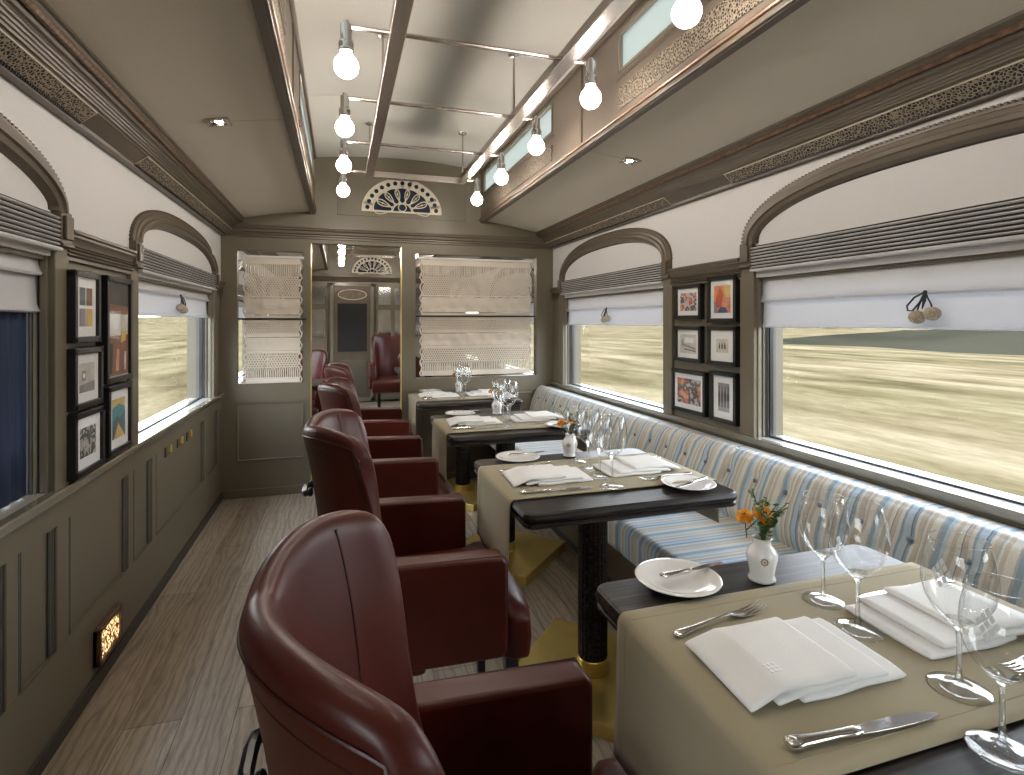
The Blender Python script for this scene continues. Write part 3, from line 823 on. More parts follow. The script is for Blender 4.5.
# ------------------------------------------------------------------ pictures
def picmat(name,cols,scale=8,seed=0,stretch=(1,1,1)):
    m,t,o=nt(name); f=noise(t,coords(t,stretch,(0,0,0),(seed,seed*2,0)),scale,3,.6)
    k=len(cols); col=ramp(t,f,[(.30+.42*i/max(1,k-1),c) for i,c in enumerate(cols)],'LINEAR' if k<4 else 'CONSTANT')
    pbsdf(t,o,col,.5); return m
frame_n=0
def picture(sd,y0,y1,z0,z1,mount,label,art,depth=.028,fw_=.020):
    yc,zc=(y0+y1)/2,(z0+z1)/2; w,h=(y1-y0)/2,(z1-z0)/2
    t=thing('picture_frame',label,'picture',(XW(sd,.0),yc,zc),0 if sd<0 else PI)
    # local: +x points into the room, y along, z up
    m=MB()
    for (a,b,c_,d_) in ((-w,w,-h,-h+fw_),(-w,w,h-fw_,h),(-w,-w+fw_,-h,h),(w-fw_,w,-h,h)): m.box(.002,depth,a,b,c_,d_)
    m.build('frame','black',t,bev=.002,smooth=False)
    MB().box(.002,depth-.010,-w+fw_,w-fw_,-h+fw_,h-fw_).build('mount','mat_board',t,smooth=False)
    aw,ah=w-fw_-mount,h-fw_-mount
    x=depth-.010
    art(t,x,aw,ah)
    MB().box(depth-.006,depth-.0045,-w+fw_*.8,w-fw_*.8,-h+fw_*.8,h-fw_*.8).build('glazing','pane',t,smooth=False)
    return t
_ac=[0]
def plate(t,x,y0,y1,z0,z1,mat,lvl=1,name='print'):
    return MB().box(x,x+.0006*lvl,y0,y1,z0,z1).build(name,mat,t,smooth=False)
def art_noise(cols,scale=10,stretch=(1,1,1)):
    def f(t,x,w,h):
        _ac[0]+=1; plate(t,x,-w,w,-h,h,picmat('print_art_%d'%_ac[0],cols,scale,_ac[0]*3.1,stretch))
    return f
def C(name,c): 
    M[name]=simple(name,c,.5,var=.15,vscale=20); return name
for n_,c_ in (('p_red',(.55,.10,.05)),('p_orange',(.75,.25,.09)),('p_yellow',(.70,.50,.16)),('p_navy',(.05,.07,.16)),('p_teal',(.10,.28,.32)),('p_grey',(.32,.32,.32)),('p_dark',(.05,.045,.04)),('p_pale',(.62,.60,.57)),('p_mauve',(.30,.27,.36)),('p_brown',(.26,.13,.08)),('p_pink',(.72,.35,.26)),('p_green',(.22,.26,.12)),('p_slate',(.12,.16,.18))): C(n_,c_)
def poly_art(bg,polys):
    def f(t,x,w,h):
        plate(t,x,-w,w,-h,h,bg,1)
        for i,(mat,pts) in enumerate(polys):
            MB().prism([(a*w,b*h) for a,b in pts],x+.0004,x+.0010+.0004*i,'x').build('print_shape',mat,t,smooth=False)
    return f
def figs(bg,mat,n,sp=.5,zb=-.5,hh=.7):
    ps=[]
    for i in range(n):
        c=-sp+2*sp*i/max(1,n-1); ww=.7*sp/n
        ps.append((mat,[(c-ww,zb),(c+ww,zb),(c+ww*1.1,zb+hh*.6),(c+ww*.5,zb+hh*.75),(c+ww*.4,zb+hh),(c-ww*.4,zb+hh),(c-ww*.5,zb+hh*.75),(c-ww*1.1,zb+hh*.6)]))
    return poly_art(bg,ps)
# right wall (in the rotated frame local +y runs towards the camera)
GR='framed pictures on the right wall'
P=[(2.415,2.645,1.315,1.498,.024,'small black frame, colourful still-life print, top left of the right-wall six',art_noise([(.62,.58,.55),(.10,.07,.08),(.62,.55,.52),(.55,.12,.07),(.62,.42,.22),(.18,.13,.12)],16)),
 (2.150,2.362,1.298,1.522,.026,'black frame with a red, orange and blue abstract print',poly_art('p_orange',[('p_red',[(-.9,-.7),(-.1,-.5),(.1,.5),(-.3,.9),(-.7,.2)]),('p_yellow',[(.3,.0),(1,.1),(1,1),(.2,1)]),('p_navy',[(-.6,-1),(.7,-1),(.4,-.6),(-.2,-.55)]),('p_pink',[(.1,-.6),(.8,-.5),(.9,.1),(.2,.2)]),('p_mauve',[(-1,-1),(-.6,-1),(-.7,-.2),(-1,-.1)])])),
 (2.415,2.645,1.090,1.278,.024,'small black frame with a pale grey sketch of a boat shape',poly_art('p_pale',[('p_grey',[(-.8,-.2),(.8,-.6),(.9,-.4),(-.7,.1)]),('p_dark',[(-.5,-.6),(.9,-.8),(.9,-.7),(-.4,-.5)]),('p_grey',[(-.8,.5),(-.6,.5),(-.6,-.2),(-.8,-.2)]),('mat_board',[(-.4,.2),(.6,.1),(.7,.6),(-.3,.7)])])),
 (2.150,2.362,1.090,1.280,.042,'black frame with small dark figures on a white ground',figs('p_pale','p_dark',3,.45,-.45,.9)),
 (2.378,2.672,.820,1.045,.026,'largest black frame at lower left of the right-wall six, flower and plume photograph',art_noise([(.08,.08,.08),(.50,.49,.48),(.12,.10,.10),(.60,.20,.12),(.70,.40,.22),(.12,.10,.09)],11)),
 (2.150,2.340,.815,1.060,.034,'upright black frame with dark standing figures, lowest right of the six',figs('p_grey','p_dark',4,.8,-.7,1.5))]
for (a,b,z0,z1,mt,l,ar) in P: picture(1,a,b,z0,z1,mt,l,ar)
# left wall (local +y away from the camera)
P=[(2.030,2.235,1.232,1.467,.030,'black frame with four coloured squares, topmost near column on the left wall',poly_art('mat_board',[('p_slate',[(-.95,.08),(-.08,.08),(-.08,.95),(-.95,.95)]),('p_brown',[(.08,.08),(.95,.08),(.95,.95),(.08,.95)]),('p_mauve',[(-.95,-.95),(-.08,-.95),(-.08,-.08),(-.95,-.08)]),('p_yellow',[(.08,-.95),(.95,-.95),(.95,-.08),(.08,-.08)])])),
 (2.285,2.545,1.075,1.470,.002,'tall black frame without a mount, still-life photograph in browns and white',poly_art('p_brown',[('p_dark',[(-1,.55),(1,.5),(1,1),(-1,1)]),('p_pale',[(-1,-.15),(.9,-.12),(.9,.32),(-1,.34)]),('p_yellow',[(.2,-.30),(.7,-.25),(.75,-.02),(.3,-.05)]),('p_dark',[(-.9,-.95),(-.6,-.95),(-.5,-.3),(-.8,-.3)]),('p_pink',[(-.3,-.9),(.0,-.9),(.05,-.45),(-.2,-.4)]),('p_pale',[(.5,-.9),(.7,-.9),(.72,-.5),(.55,-.5)])])),
 (2.030,2.255,1.015,1.215,.032,'black frame with a misty grey photograph, middle of the left near column',poly_art('p_pale',[('p_grey',[(-1,-1),(1,-1),(1,-.3),(-1,-.5)]),('p_grey',[(-.7,-.2),(-.2,-.2),(-.2,.5),(-.7,.5)]),('mat_board',[(-.6,.0),(-.3,.0),(-.3,.3),(-.6,.3)])])),
 (2.300,2.540,.805,1.062,.034,'black frame with a teal and ochre mountain print, lower far column',poly_art('p_teal',[('p_yellow',[(-1,.55),(.0,.75),(1,.5),(1,1),(-1,1)]),('p_slate',[(-1,-.5),(-.3,.15),(.2,-.1),(1,.3),(1,-1),(-1,-1)]),('p_yellow',[(-.8,-1),(-.1,-.25),(.5,-.7),(.9,-1)])])),
 (2.030,2.270,.795,1.005,.036,'black frame with a black and white village photograph, bottom near column',art_noise([(.03,.03,.03),(.45,.45,.44),(.06,.06,.06),(.65,.65,.64),(.10,.10,.10)],22))]
for (a,b,z0,z1,mt,l,ar) in P: picture(-1,a+.058,b+.052,z0,z1,mt,l,ar,depth=.040)

# brass switches and the floor light on the left wainscot
sw=[(3.215,.655,'nearest of three brass sockets below the farther left window'),(3.43,.655,'middle of three brass sockets below the farther left window'),(3.62,.655,'farthest of three brass sockets below the farther left window')]
for y,z,l in sw:
    t=thing('socket_plate',l,'socket',(XW(-1,.0),y,z),group=None)
    MB().box(0,.008,-.045,.045,-.035,.035).build('plate','bronze_paint',t,bev=.002,smooth=False)
    MB().box(.008,.020,-.014,.014,-.020,.020).build('switch','brass',t,bev=.003,smooth=False)
t=thing('floor_light','glowing fretwork floor light set low in the left wainscot','light',(XW(-1,.014),2.395,.150))
MB().box(0,.010,-.105,.105,-.062,.062).build('backing','dark_gap',t,smooth=False)
MB().box(.010,.014,-.092,.092,-.050,.050).build('lit_fret','fret_lit',t,smooth=False)
f=MB()
for a,b,c_,d_ in ((-.105,.105,.050,.066),(-.105,.105,-.066,-.050),(-.105,-.090,-.066,.066),(.090,.105,-.066,.066)): f.box(.0,.022,a,b,c_,d_)
f.build('surround','copper_edge',t,bev=.002,smooth=False)

# ------------------------------------------------------------------ ladder lamp
def ladder_lamp(name,label,y_end,n,dy,group_bulb):
    t=thing(name,label,'lamp',(.49,y_end,2.28)); x=lambda X:X-.49
    L=n*dy
    for X in (.185,.805):
        MB().box(x(X)-.027,x(X)+.027,-L-.3,.0,-.020,.020).build('side_rail','nickel',t,bev=.003,smooth=False)
    MB().box(x(.163),x(.827),-.022,.022,-.021,.021).build('end_rail','nickel',t,bev=.003,smooth=False)
    for i in range(n+1):
        yy=-i*dy if i else -.0
        MB().tube([(x(.020),yy,.014),(x(.920),yy,.014)],.0085,10).build('cross_rod','nickel',t)
        for X in (.020,.920):
            c0=(x(X),yy,0)
            r_=MB().lathe([(.001,.034),(.010,.032),(.010,.022),(.017,.020),(.019,.018),(.019,-.034),(.024,-.038),(.026,-.048),(.024,-.058),(.026,-.066),(.022,-.072),(.001,-.073)],c0,20)
            sk=r_.build('lamp_socket','chrome',t)
            g=[(.012,-.068),(.020,-.074)]+[(.043*math.sin(a),-.126-.043*math.cos(a)*-1) for a in [PI*.18+(PI*.82)*k/14 for k in range(15)]]
            g=[(max(.0005,r),z) for r,z in g]
            gb=MB().lathe([(.012,-.070),(.022,-.082)]+[(max(.0005,.040*math.sin(a)),-.120+.040*math.cos(a)) for a in [PI*.2+PI*.8*k/14 for k in range(15)]],c0,24).build('bulb','bulb',t)
    for i in range(0,n+1,2):
        yy=-i*dy-(0.06 if i==0 else 0)
        for X in (.185,.805):
            zt=2.566+.045*math.sin(PI*(X-CX0)/(CX1-CX0))-2.28
            MB().tube([(x(X),yy,.015),(x(X),yy,zt)],.0055,8).build('stem','nickel',t)
            rs=MB().lathe([(.001,-.014),(.014,-.014),(.028,-.007),(.031,0),(.001,.001)],(x(X),yy,zt),20); rs.build('ceiling_rose','chrome',t)
    return t
ladder_lamp('ladder_lamp','long nickel ladder-shaped lamp with round bulbs hanging from the ceiling',3.80,5,.618,'')
ladder_lamp('ladder_lamp','ladder-shaped bulb lamp hanging in the adjoining room beyond the doorway',8.55,4,.70,'')

def spot(x,y,z,tilt,label):
    t=thing('ceiling_spotlight',label,'light',(x,y,z)); t.rotation_euler=(0,tilt,0)
    f=MB()
    for a,b,c_,d_ in ((-.042,.042,-.042,-.026),(-.042,.042,.026,.042),(-.042,-.026,-.042,.042),(.026,.042,-.042,.042)): f.box(a,b,c_,d_,-.006,.003)
    f.build('trim_ring','nickel',t,bev=.0015,smooth=False)
    MB().lathe([(.026,-.0035),(.015,.0005),(.0155,.002),(.027,.002)],(0,0,0),20).build('reflector','chrome',t)
    MB().lathe([(.001,-.001),(.014,-.001),(.014,.001),(.001,.001)],(0,0,0),20).build('bulb','spot',t)
def ceil_z(sd,x):
    cx=CX0 if sd<0 else CX1; a,b=XW(sd,.12),cx+sd*.015; u=(x-a)/(b-a); return 2.066+(2.150-2.066)*u+.008*(1-abs(2*u-1))
for sd,x,nm in ((-1,-.47,'left'),(1,1.40,'right')):
    tl=-sd*.11
    spot(x,2.50,ceil_z(sd,x)-.002,-tl if False else sd*.13,'small square spotlight in the %s slope of the ceiling'%nm)
    spot(x,.28,ceil_z(sd,x)-.002,sd*.13,'small square spotlight in the %s ceiling slope, nearer than the picture shows'%nm)

# ------------------------------------------------------------------ banquette
BY0,BY1=-.95,YP-.012
bq=thing('banquette','long striped blue and tan banquette along the right wall','bench',(1.36,0,0))
def bx(X): return X-1.36
def rounded_cushion(x0,x1,z0,z1,y0,y1,r=.03,ny=24,crown=.008):
    m=MB(); pts=[]
    for (cx_,cz_,a0) in ((x0+r,z0+r,PI),(x1-r,z0+r,1.5*PI),(x1-r,z1-r,0),(x0+r,z1-r,.5*PI)):
        for k in range(5):
            a=a0+.5*PI*k/4; pts.append((cx_+r*math.cos(a),cz_+r*math.sin(a)))
    mid=(x0+x1)/2; 
    ys=[y0]+[y0+.012*(1-math.cos(k*PI/8)) for k in range(1,4)]+[y0+.02+(y1-y0-.04)*i/ny for i in range(ny+1)]+[y1-.012*(1-math.cos(k*PI/8)) for k in (3,2,1)]+[y1]
    def rg(y):
        e=min(y-y0,y1-y); q=1-min(1,e/.02); s_=1-.0*q
        out=[]
        for X,Z in pts:
            k=crown*(1-((X-mid)/(x1-mid))**2) if Z>(z0+z1)/2 else 0
            zc=(z0+z1)/2; out.append((mid+(X-mid)*(1-.03*q*q), y, zc+(Z-zc)*(1-.12*q*q)+k))
        return out
    m.sweep(rg,ys,len(pts),cap=True); return m
MB().box(bx(1.265),bx(XW(1,.002)),BY0,BY1,.0,.34).build('plinth','dark_panel',bq,bev=.005,smooth=False)
MB().box(bx(1.252),bx(1.266),BY0,BY1,.055,.30).build('plinth_panel','paint',bq,bev=.004,smooth=False)
for a,b in ((BY0,.735-.55),(.19,2.05),(2.055,3.55),(3.555,BY1)):
    rounded_cushion(bx(1.095),bx(1.64),.335,.478,a,b,.035).build('seat_cushion','stripe',bq)
# backrest sections: a leaning surface with buttons pulling shallow dimples
divs=[BY0,.19,2.02,3.45,BY1]
but=[]
yy=BY0+.1
while yy<BY1-.05: but.append((yy,0)); yy+=.158
for i in range(len(divs)-1):
    a,b=divs[i],divs[i+1]
    m=MB()
    prof=[(1.575,.46),(1.556,.50),(1.552,.56),(1.572,.64),(1.600,.70),(1.622,.735),(1.640,.752),(1.662,.757),(1.682,.745),(1.692,.72),(1.700,.46)]
    ny=int((b-a)/.012)
    def rg(y):
        e=min(y-a,b-y); q=max(0,1-e/.025); out=[]
        for X,Z in prof:
            dimp=0
            for (by,_) in but:
                d2=((y-by)/.035)**2+((Z-.665)/.035)**2
                if d2<6: dimp+=.016*math.exp(-d2)
            fl=.0045*abs(math.sin(PI*(y-BY0-.1)/.158))**.5 if .5<Z<.74 and X<1.63 else 0
            out.append((bx(X+dimp-fl+.018*q*q*(1 if X<1.65 else 0)),y,Z-.012*q*q*(1 if Z>.6 else 0)))
        return out
    # denser profile by linear subdivision
    pp=[]
    for k in range(len(prof)-1):
        (x0_,z0_),(x1_,z1_)=prof[k],prof[k+1]
        nn=3
        for j in range(nn): pp.append((x0_+(x1_-x0_)*j/nn, z0_+(z1_-z0_)*j/nn))
    pp.append(prof[-1]); prof=pp
    m.sweep(rg,[a+(b-a)*k/ny for k in range(ny+1)],len(prof),cap=True)
    m.build('backrest','stripe',bq)
for (by,_) in but:
    MB().ball((bx(1.586),by,.665),.0085,8,(.6,1,1)).build('button','stripe_blue',bq) if 'stripe_blue' in M else None
M['stripe_blue']=simple('blue_button',(.20,.27,.34),.6)
for (by,_) in but: MB().ball((bx(1.588),by,.665),.009,6,(.7,1,1)).build('button','stripe_blue',bq)
rounded_cushion(bx(1.690),bx(XW(1,.016)),.60,.742,BY0,BY1,.02,ny=40,crown=.003).build('wall_ledge','stripe',bq)

# ------------------------------------------------------------------ tables
TX=.875
def make_table(loc,label):
    t=thing('dining_table',label,'table',loc)
    a,b,r=.367,.335,.035
    pts=[]
    for cx_,cy_,a0 in ((a-r,b-r,0),(-a+r,b-r,.5*PI),(-a+r,-b+r,PI),(a-r,-b+r,1.5*PI)):
        for k in range(7): an=a0+.5*PI*k/6; pts.append((cx_,cy_,math.cos(an),math.sin(an)))
    m=MB()
    prof=[(-.14,0.702),(-.004,.702),(.000,.706),(.000,.713),(-.005,.716),(-.005,.720),(.002,.724),(.004,.734),(.000,.744),(-.006,.748),(-.2,.748)]
    def rg(pz_):
        off_,z=pz_
        return [(cx_+(r+off_)*ux if off_>-.13 else cx_*.55, cy_+(r+off_)*uy if off_>-.13 else cy_*.5, z) for cx_,cy_,ux,uy in pts]
    m.sweep(rg,prof,len(pts),cap=True)
    m.build('tabletop','ebony',t,sharp=30)
    # fluted column
    c_=MB(); nfl=20; n=nfl*4
    def ring(z,rr,fl): return [((rr-fl*(1-abs(math.cos(PI*k/4)))*1.0)*math.cos(2*PI*k/n),(rr-fl*(1-abs(math.cos(PI*k/4))))*math.sin(2*PI*k/n),z) for k in range(n)]
    secs=[(.095,.052,0),(.10,.054,0),(.115,.054,.005),(.66,.054,.005),(.675,.054,0),(.68,.062,0),(.702,.066,0)]
    c_.sweep(lambda s_:ring(*s_),secs,n,cap=True); c_.build('column','ebony',t,sharp=50)
    MB().lathe([(.001,.045),(.060,.045),(.060,.050),(.0555,.053),(.0555,.092),(.052,.0955),(.001,.0955)],(0,0,0),32).build('brass_collar','brass',t)
    h=.36
    MB().prism([(h,0),(0,h),(-h,0),(0,-h)],0.0,.046,'z').build('base_plate','brass',t,bev=.003,smooth=False)
    return t
TY=[.735,1.834,2.945,4.065]
tn=['nearest','second','third','farthest']
wh=['nearest the camera','second from the camera','third from the camera','by the partition']
tables=[]
t0=make_table((TX,TY[0],0),'dark wooden pedestal dining table nearest the camera'); tables.append(t0)
for i in (1,2,3): tables.append(dup(t0,(TX,TY[i],0),None,'dark wooden pedestal dining table %s'%wh[i],'dining tables'))
t0['group']='dining tables'
# runners draped over each table
def runner(yc,zl,zr,label,seed):
    m=MB(); w=.207
    path=[]
    xa,xb=TX-.371,TX+.373
    for k in range(10): path.append((xa-.004+.004*k/9*0, zl+(.735-zl)*k/9))
    path+=[(xa-.001,.744),(xa+.006,.7505)]
    for k in range(1,24): path.append((xa+.006+(xb-xa-.012)*k/24,.7505))
    path+=[(xb-.006,.7505),(xb+.001,.744)]
    for k in range(10): path.append((xb+.004,.735+(zr-.735)*k/9))
    L=len(path)-1
    def fn(u,v):
        i=min(L,int(round(u*L))); X,Z=path[i]; yv=-w+2*w*v
        dr=max(0,.75-Z)
        s2=-1 if X<TX else 1
        wob=dr*(.055*math.sin(v*5.2+seed)+.03*math.sin(v*11+seed*2))
        return (X-TX+s2*(abs(wob)*.45), yv*(1-.05*dr), Z+.0015)
    m.grid(fn,L,26)
    o=m.build('table_runner','runner',loc=(TX,yc,0),sharp=80); s_=o.modifiers.new('thick','SOLIDIFY'); s_.thickness=.0022; s_.offset=1
    hm=MB()
    for v in (.075,.925): hm.tube([Vector(fn(i/L,v))+Vector((-.0022 if path[i][0]<xa else (.0022 if path[i][0]>xb else 0),0,.0022 if path[i][1]>.745 else 0)) for i in range(L+1)],.0007,4)
    hm.build('hem_stitching','runner',o)
    return tag(o,label,'runner')
ro=[-.006,0,-.04,-.02]
for i in range(4): runner(TY[i]+ro[i],.49 if i==0 else .50,.60,'khaki linen runner draped across the dining table %s'%wh[i],i*1.3)

# ------------------------------------------------------------------ tableware prototypes (built at origin, copied)
ZC=.7535   # top of the cloth
ZTB=.7485  # bare table
def place(proto,first,loc,rz,label,group=None,scale=None):
    """use the prototype itself the first time"""
    if first:
        proto.location=loc; proto.rotation_euler=(0,0,rz); proto['label']=label
        if group: proto['group']=group
        if scale: proto.scale=scale
        return proto
    return dup(proto,loc,rz,label,group,scale)
def mk_goblet():
    t=thing('wine_glass','wine glass','glass')
    outer=[(.0005,.0012),(.020,.001),(.0410,.0),(.0420,.0010),(.0412,.0018),(.030,.0026),(.015,.005),(.0070,.010),(.0045,.022),(.0038,.045),(.0038,.080),(.0048,.094),(.009,.101),(.020,.108),(.034,.122),(.0445,.142),(.0495,.163),(.0500,.178),(.0475,.198),(.0435,.218),(.0395,.235)]
    inner=[(.0388,.2355),(.0425,.218),(.0465,.198),(.0490,.178),(.0485,.163),(.0435,.143),(.033,.124),(.019,.1105),(.009,.1045),(.0005,.103)]
    k=13
    kf=7
    MB().lathe(outer[:kf+1],(0,0,0),44).build('foot','glass_thin',t,sharp=70)
    MB().lathe(outer[kf:k-1]+[(.019,.1085),(.012,.1055),(.0005,.1045)],(0,0,0),24).build('stem','glass_solid',t,sharp=70)
    MB().tube([(.0395*math.cos(2*PI*i/44),.0395*math.sin(2*PI*i/44),.235) for i in range(44)],.0006,6,closed=True).build('rim','glass_solid',t)
    MB().tube([(.0416*math.cos(2*PI*i/44),.0416*math.sin(2*PI*i/44),.0011) for i in range(44)],.0009,6,closed=True).build('foot_rim','glass_solid',t)
    MB().lathe(outer[k-1:]+inner[:1],(0,0,0),44).build('bowl','glass_thin',t,sharp=70)
    e=MB()
    for i in range(3):
        for j in range(3):
            a=PI*1.5+(i-j)*.105-.0; z=.192+(i+j-2)*.0082
            R=lambda zz: .0505-.0 if zz<.18 else .0500-(zz-.178)*.13
            q=[]
            for da,dz in ((0,-.0062),(.078,0),(0,.0062),(-.078,0)):
                rr=R(z+dz)+.0004; q.append((rr*math.cos(a+da),rr*math.sin(a+da),z+dz))
            e.add(q,[(0,1,2,3)])
    e.build('etched_emblem','etch',t,smooth=False)
    return t
def mk_plate():
    t=thing('side_plate','plate','plate')
    prof=[(.0005,.004),(.045,.004),(.056,.0055),(.066,.011),(.080,.0155),(.0875,.0165),(.0885,.0155),(.088,.0140),(.080,.0125),(.067,.008),(.056,.002),(.050,0),(.048,.0015),(.0005,.0015)]
    MB().lathe(prof,(0,0,0),56).build('plate_body','china',t,sharp=60); return t
def mk_knife(name='table_knife',L=.245):
    t=thing(name,'knife','knife')   # along +x, handle at x=0
    k=L/.245
    hs=[(0,0,.007,.003,.003),(.002,0,.007,.009,.005),(.010,0,.007,.0115,.006),(.022,0,.0068,.0095,.0058),(.045,0,.0065,.0075,.0052),(.075,0,.0062,.0065,.0050),(.098,0,.006,.0075,.0052),(.104,0,.006,.0085,.0050),(.110,0,.006,.0060,.0042),(.113,0,.006,.0060,.0035)]
    MB().loft([(x*k,y,z,a*k,b) for x,y,z,a,b in hs],16,2.6).build('handle','silver',t,sharp=50)
    rd=MB().tube([(.006*k,-.009*k,.0075),(.022*k,-.0078*k,.0082),(.075*k,-.005*k,.008),(.100*k,-.006*k,.008)],.0011,6).tube([(.006*k,.009*k,.0075),(.022*k,.0078*k,.0082),(.075*k,.005*k,.008),(.100*k,.006*k,.008)],.0011,6).tube([(.008*k,-.006*k,.012),(.004*k,0,.0115),(.008*k,.006*k,.012),(.014*k,0,.0125)],.0011,6,closed=True)
    rd.build('handle_beading','silver',t)
    up=[(.112,.007),(.135,.0095),(.165,.0115),(.195,.0118),(.220,.0105),(.236,.006),(.245,.0005)]
    lo=[(.245,.0),(.225,-.0045),(.20,-.0065),(.165,-.0075),(.135,-.0075),(.112,-.0065)]
    pl=[(x*k,y*k) for x,y in up+lo[0:]]
    MB().prism(pl,.0048,.0064,'z').build('blade','chrome',t,bev=.0005,smooth=False)
    return t
def mk_fork():
    t=thing('table_fork','fork','fork')
    hs=[(0,0,.004,.002,.002),(.002,0,.004,.008,.003),(.010,0,.005,.0105,.0036),(.022,0,.0055,.0085,.0034),(.045,0,.0065,.0055,.003),(.085,0,.0085,.0035,.0026),(.115,0,.0105,.0028,.0024),(.132,0,.010,.0042,.0022),(.142,0,.0075,.0095,.0018),(.152,0,.005,.0125,.0015),(.166,0,.0035,.0130,.0014),(.176,0,.0035,.0125,.0013)]
    MB().loft(hs,14,2.4).build('handle','silver',t,sharp=50)
    m=MB()
    for k in range(4):
        y=-.0104+.00693*k
        m.loft([(.172,y,.0036,.0026,.0012),(.190,y*1.01,.0045,.0019,.0012),(.208,y*1.02,.0075,.0015,.001),(.220,y*1.0,.0115,.0008,.0006)],8)
    m.build('tines','silver',t); return t
def mk_napkin():
    t=thing('folded_napkin','napkin','napkin')  # local x 0..0.28, y +-0.085
    lay=[(.085,.285,.000,.0125),(.045,.250,.0095,.0125),(.0,.187,.0185,.0125)]
    rnd=random.Random(4)
    for n_,(x0,x1,zb,th) in enumerate(lay):
        m=MB(); hw=.086-.002*n_
        nx,ny=22,14
        def rg(u,n_=n_,x0=x0,x1=x1,zb=zb,th=th,hw=hw):
            # cross section ring along y for x position u in [0,1]
            x=x0+(x1-x0)*u
            sag=0
            # leading (left) part rests lower when not supported
            if n_==2: sag=-.016*max(0,1-u/.30)
            if n_==1: sag=-.006*max(0,1-u/.25)
            out=[]; K=18
            e=min(u,1-u)*(x1-x0); tr=min(1,math.sqrt(max(0,e)/.005)) if e<.005 else 1
            edge_r = 1.0
            tt=max(.0015,th*.5*tr)
            puff=(.005*math.sin(PI*u)**.5 if u not in(0,1) else 0)
            for k in range(K):
                a=2*PI*k/K; cy,sy=math.cos(a),math.sin(a)
                y=hw*math.copysign(abs(cy)**.22,cy)
                z=tt*math.copysign(abs(sy)**.7,sy)
                zz=zb+th*.5+z+sag+(puff*(1-(y/hw)**2)*.6 if sy>0 else 0)
                zz+=.0012*math.sin(x*55+n_*2)*math.cos(y*30+n_)
                skew=.012*(x-.0)/.28*(0)+ .006*math.sin(u*3+n_)
                out.append((x+.010*(y/hw)*(.4 if n_ else .3)+ (-.004*(y/hw)**2), y*(1+.02*math.sin(u*5+n_))+skew*.3, max(.0005,zz)))
            return out
        us=[0,.004,.012,.025,.05]+[.05+.9*i/nx for i in range(1,nx)]+[.95,.975,.988,.996,1]
        m.sweep(rg,us,18,cap=True)
        m.build('fold','white_cotton',t,sharp=60)
    # embroidered emblem, near the front left corner of the top fold
    e=MB()
    for i in range(3):
        for j in range(3):
            cx_,cy_=.062+(i-1)*.0078,-.044+(j-1)*.0078
            q=[(cx_+.0033*math.cos(a)*1.0,cy_+.0033*math.sin(a)) for a in (0,PI/2,PI,1.5*PI)]
            e.prism(q,.0345,.0352,'z')
    e.build('embroidered_emblem','white_thread',t,smooth=False)
    return t
def mk_vase():
    t=thing('flower_vase','vase','vase')
    MB().lathe([(.0005,.0),(.024,.0),(.0275,.002),(.028,.006),(.0255,.010),(.0245,.016),(.028,.034),(.0315,.050),(.0305,.060),(.0245,.070),(.0185,.077),(.0175,.084),(.0205,.091),(.0195,.092),(.0160,.085),(.0165,.076),(.022,.066),(.026,.05),(.022,.02),(.0005,.010)],(0,0,0),36).build('vase_body','china',t,sharp=60)
    m=MB()
    def surf(a,z): 
        r=.0313-(abs(z-.050)/.02)**2*.0016; return (r*math.cos(a),r*math.sin(a),z)
    ac=-PI*.5
    for k in range(10):
        aa=2*PI*k/10; m.add([surf(ac+.20*math.cos(aa)-.0,.050+.0062*math.sin(aa))],[])
    def ring(r0,r1,n=20):
        vs=[];fs=[]
        for k in range(n):
            aa=2*PI*k/n
            for r in (r0,r1):
                p_=surf(ac+r/.031*math.cos(aa),.050+r*math.sin(aa)); vs.append((p_[0]*1.012,p_[1]*1.012,p_[2]))
        for k in range(n): fs.append((2*k,2*k+1,(2*k+3)%(2*n),(2*k+2)%(2*n)))
        return vs,fs
    e=MB(); e.add(*ring(.0045,.0075)); e.add(*ring(.0005,.0028))
    for k in range(8):
        aa=2*PI*k/8
        pr=[surf(ac+(rr/.031)*math.cos(aa+da),.050+rr*math.sin(aa+da)) for rr,da in ((.0078,-.12),(.0078,.12),(.0100,.0))]
        e.add([(x*1.012,y*1.012,z) for x,y,z in pr],[(0,1,2)])
    e.build('crest','crest',t,smooth=False)
    return t
def mk_marigold():
    t=thing('marigold','flower','flower')  # origin at the head
    m=MB(); rr=random.Random(3)
    for lay,(n,R,tilt) in enumerate(((14,.0185,-.1),(13,.016,.25),(11,.0125,.6),(8,.008,1.0))):
        for k in range(n):
            a=2*PI*k/n+lay*.3+rr.uniform(-.1,.1); ca,sa=math.cos(a),math.sin(a); tl=tilt+rr.uniform(-.15,.15)
            w=R*.28
            pts=[]
            for u,ww in ((.15,.4),(.55,1),(.9,.9),(1.0,.3)):
                x=R*u*math.cos(tl); z=R*u*math.sin(tl)-.002*u*u
                for s2 in (-1,1): pts.append((x*ca-s2*w*ww*sa, x*sa+s2*w*ww*ca, z+lay*.0012))
            m.add(pts,[(0,1,3,2),(2,3,5,4),(4,5,7,6)])
    m.build('petals','petal',t)
    MB().ball((0,0,.004),.0048,8,(1,1,.7)).build('flower_centre','petal_core',t)
    MB().tube([(0,0,-.001),(.001,.001,-.03),(0,0,-.062)],.0012,6).build('stem','leaf',t)
    return t
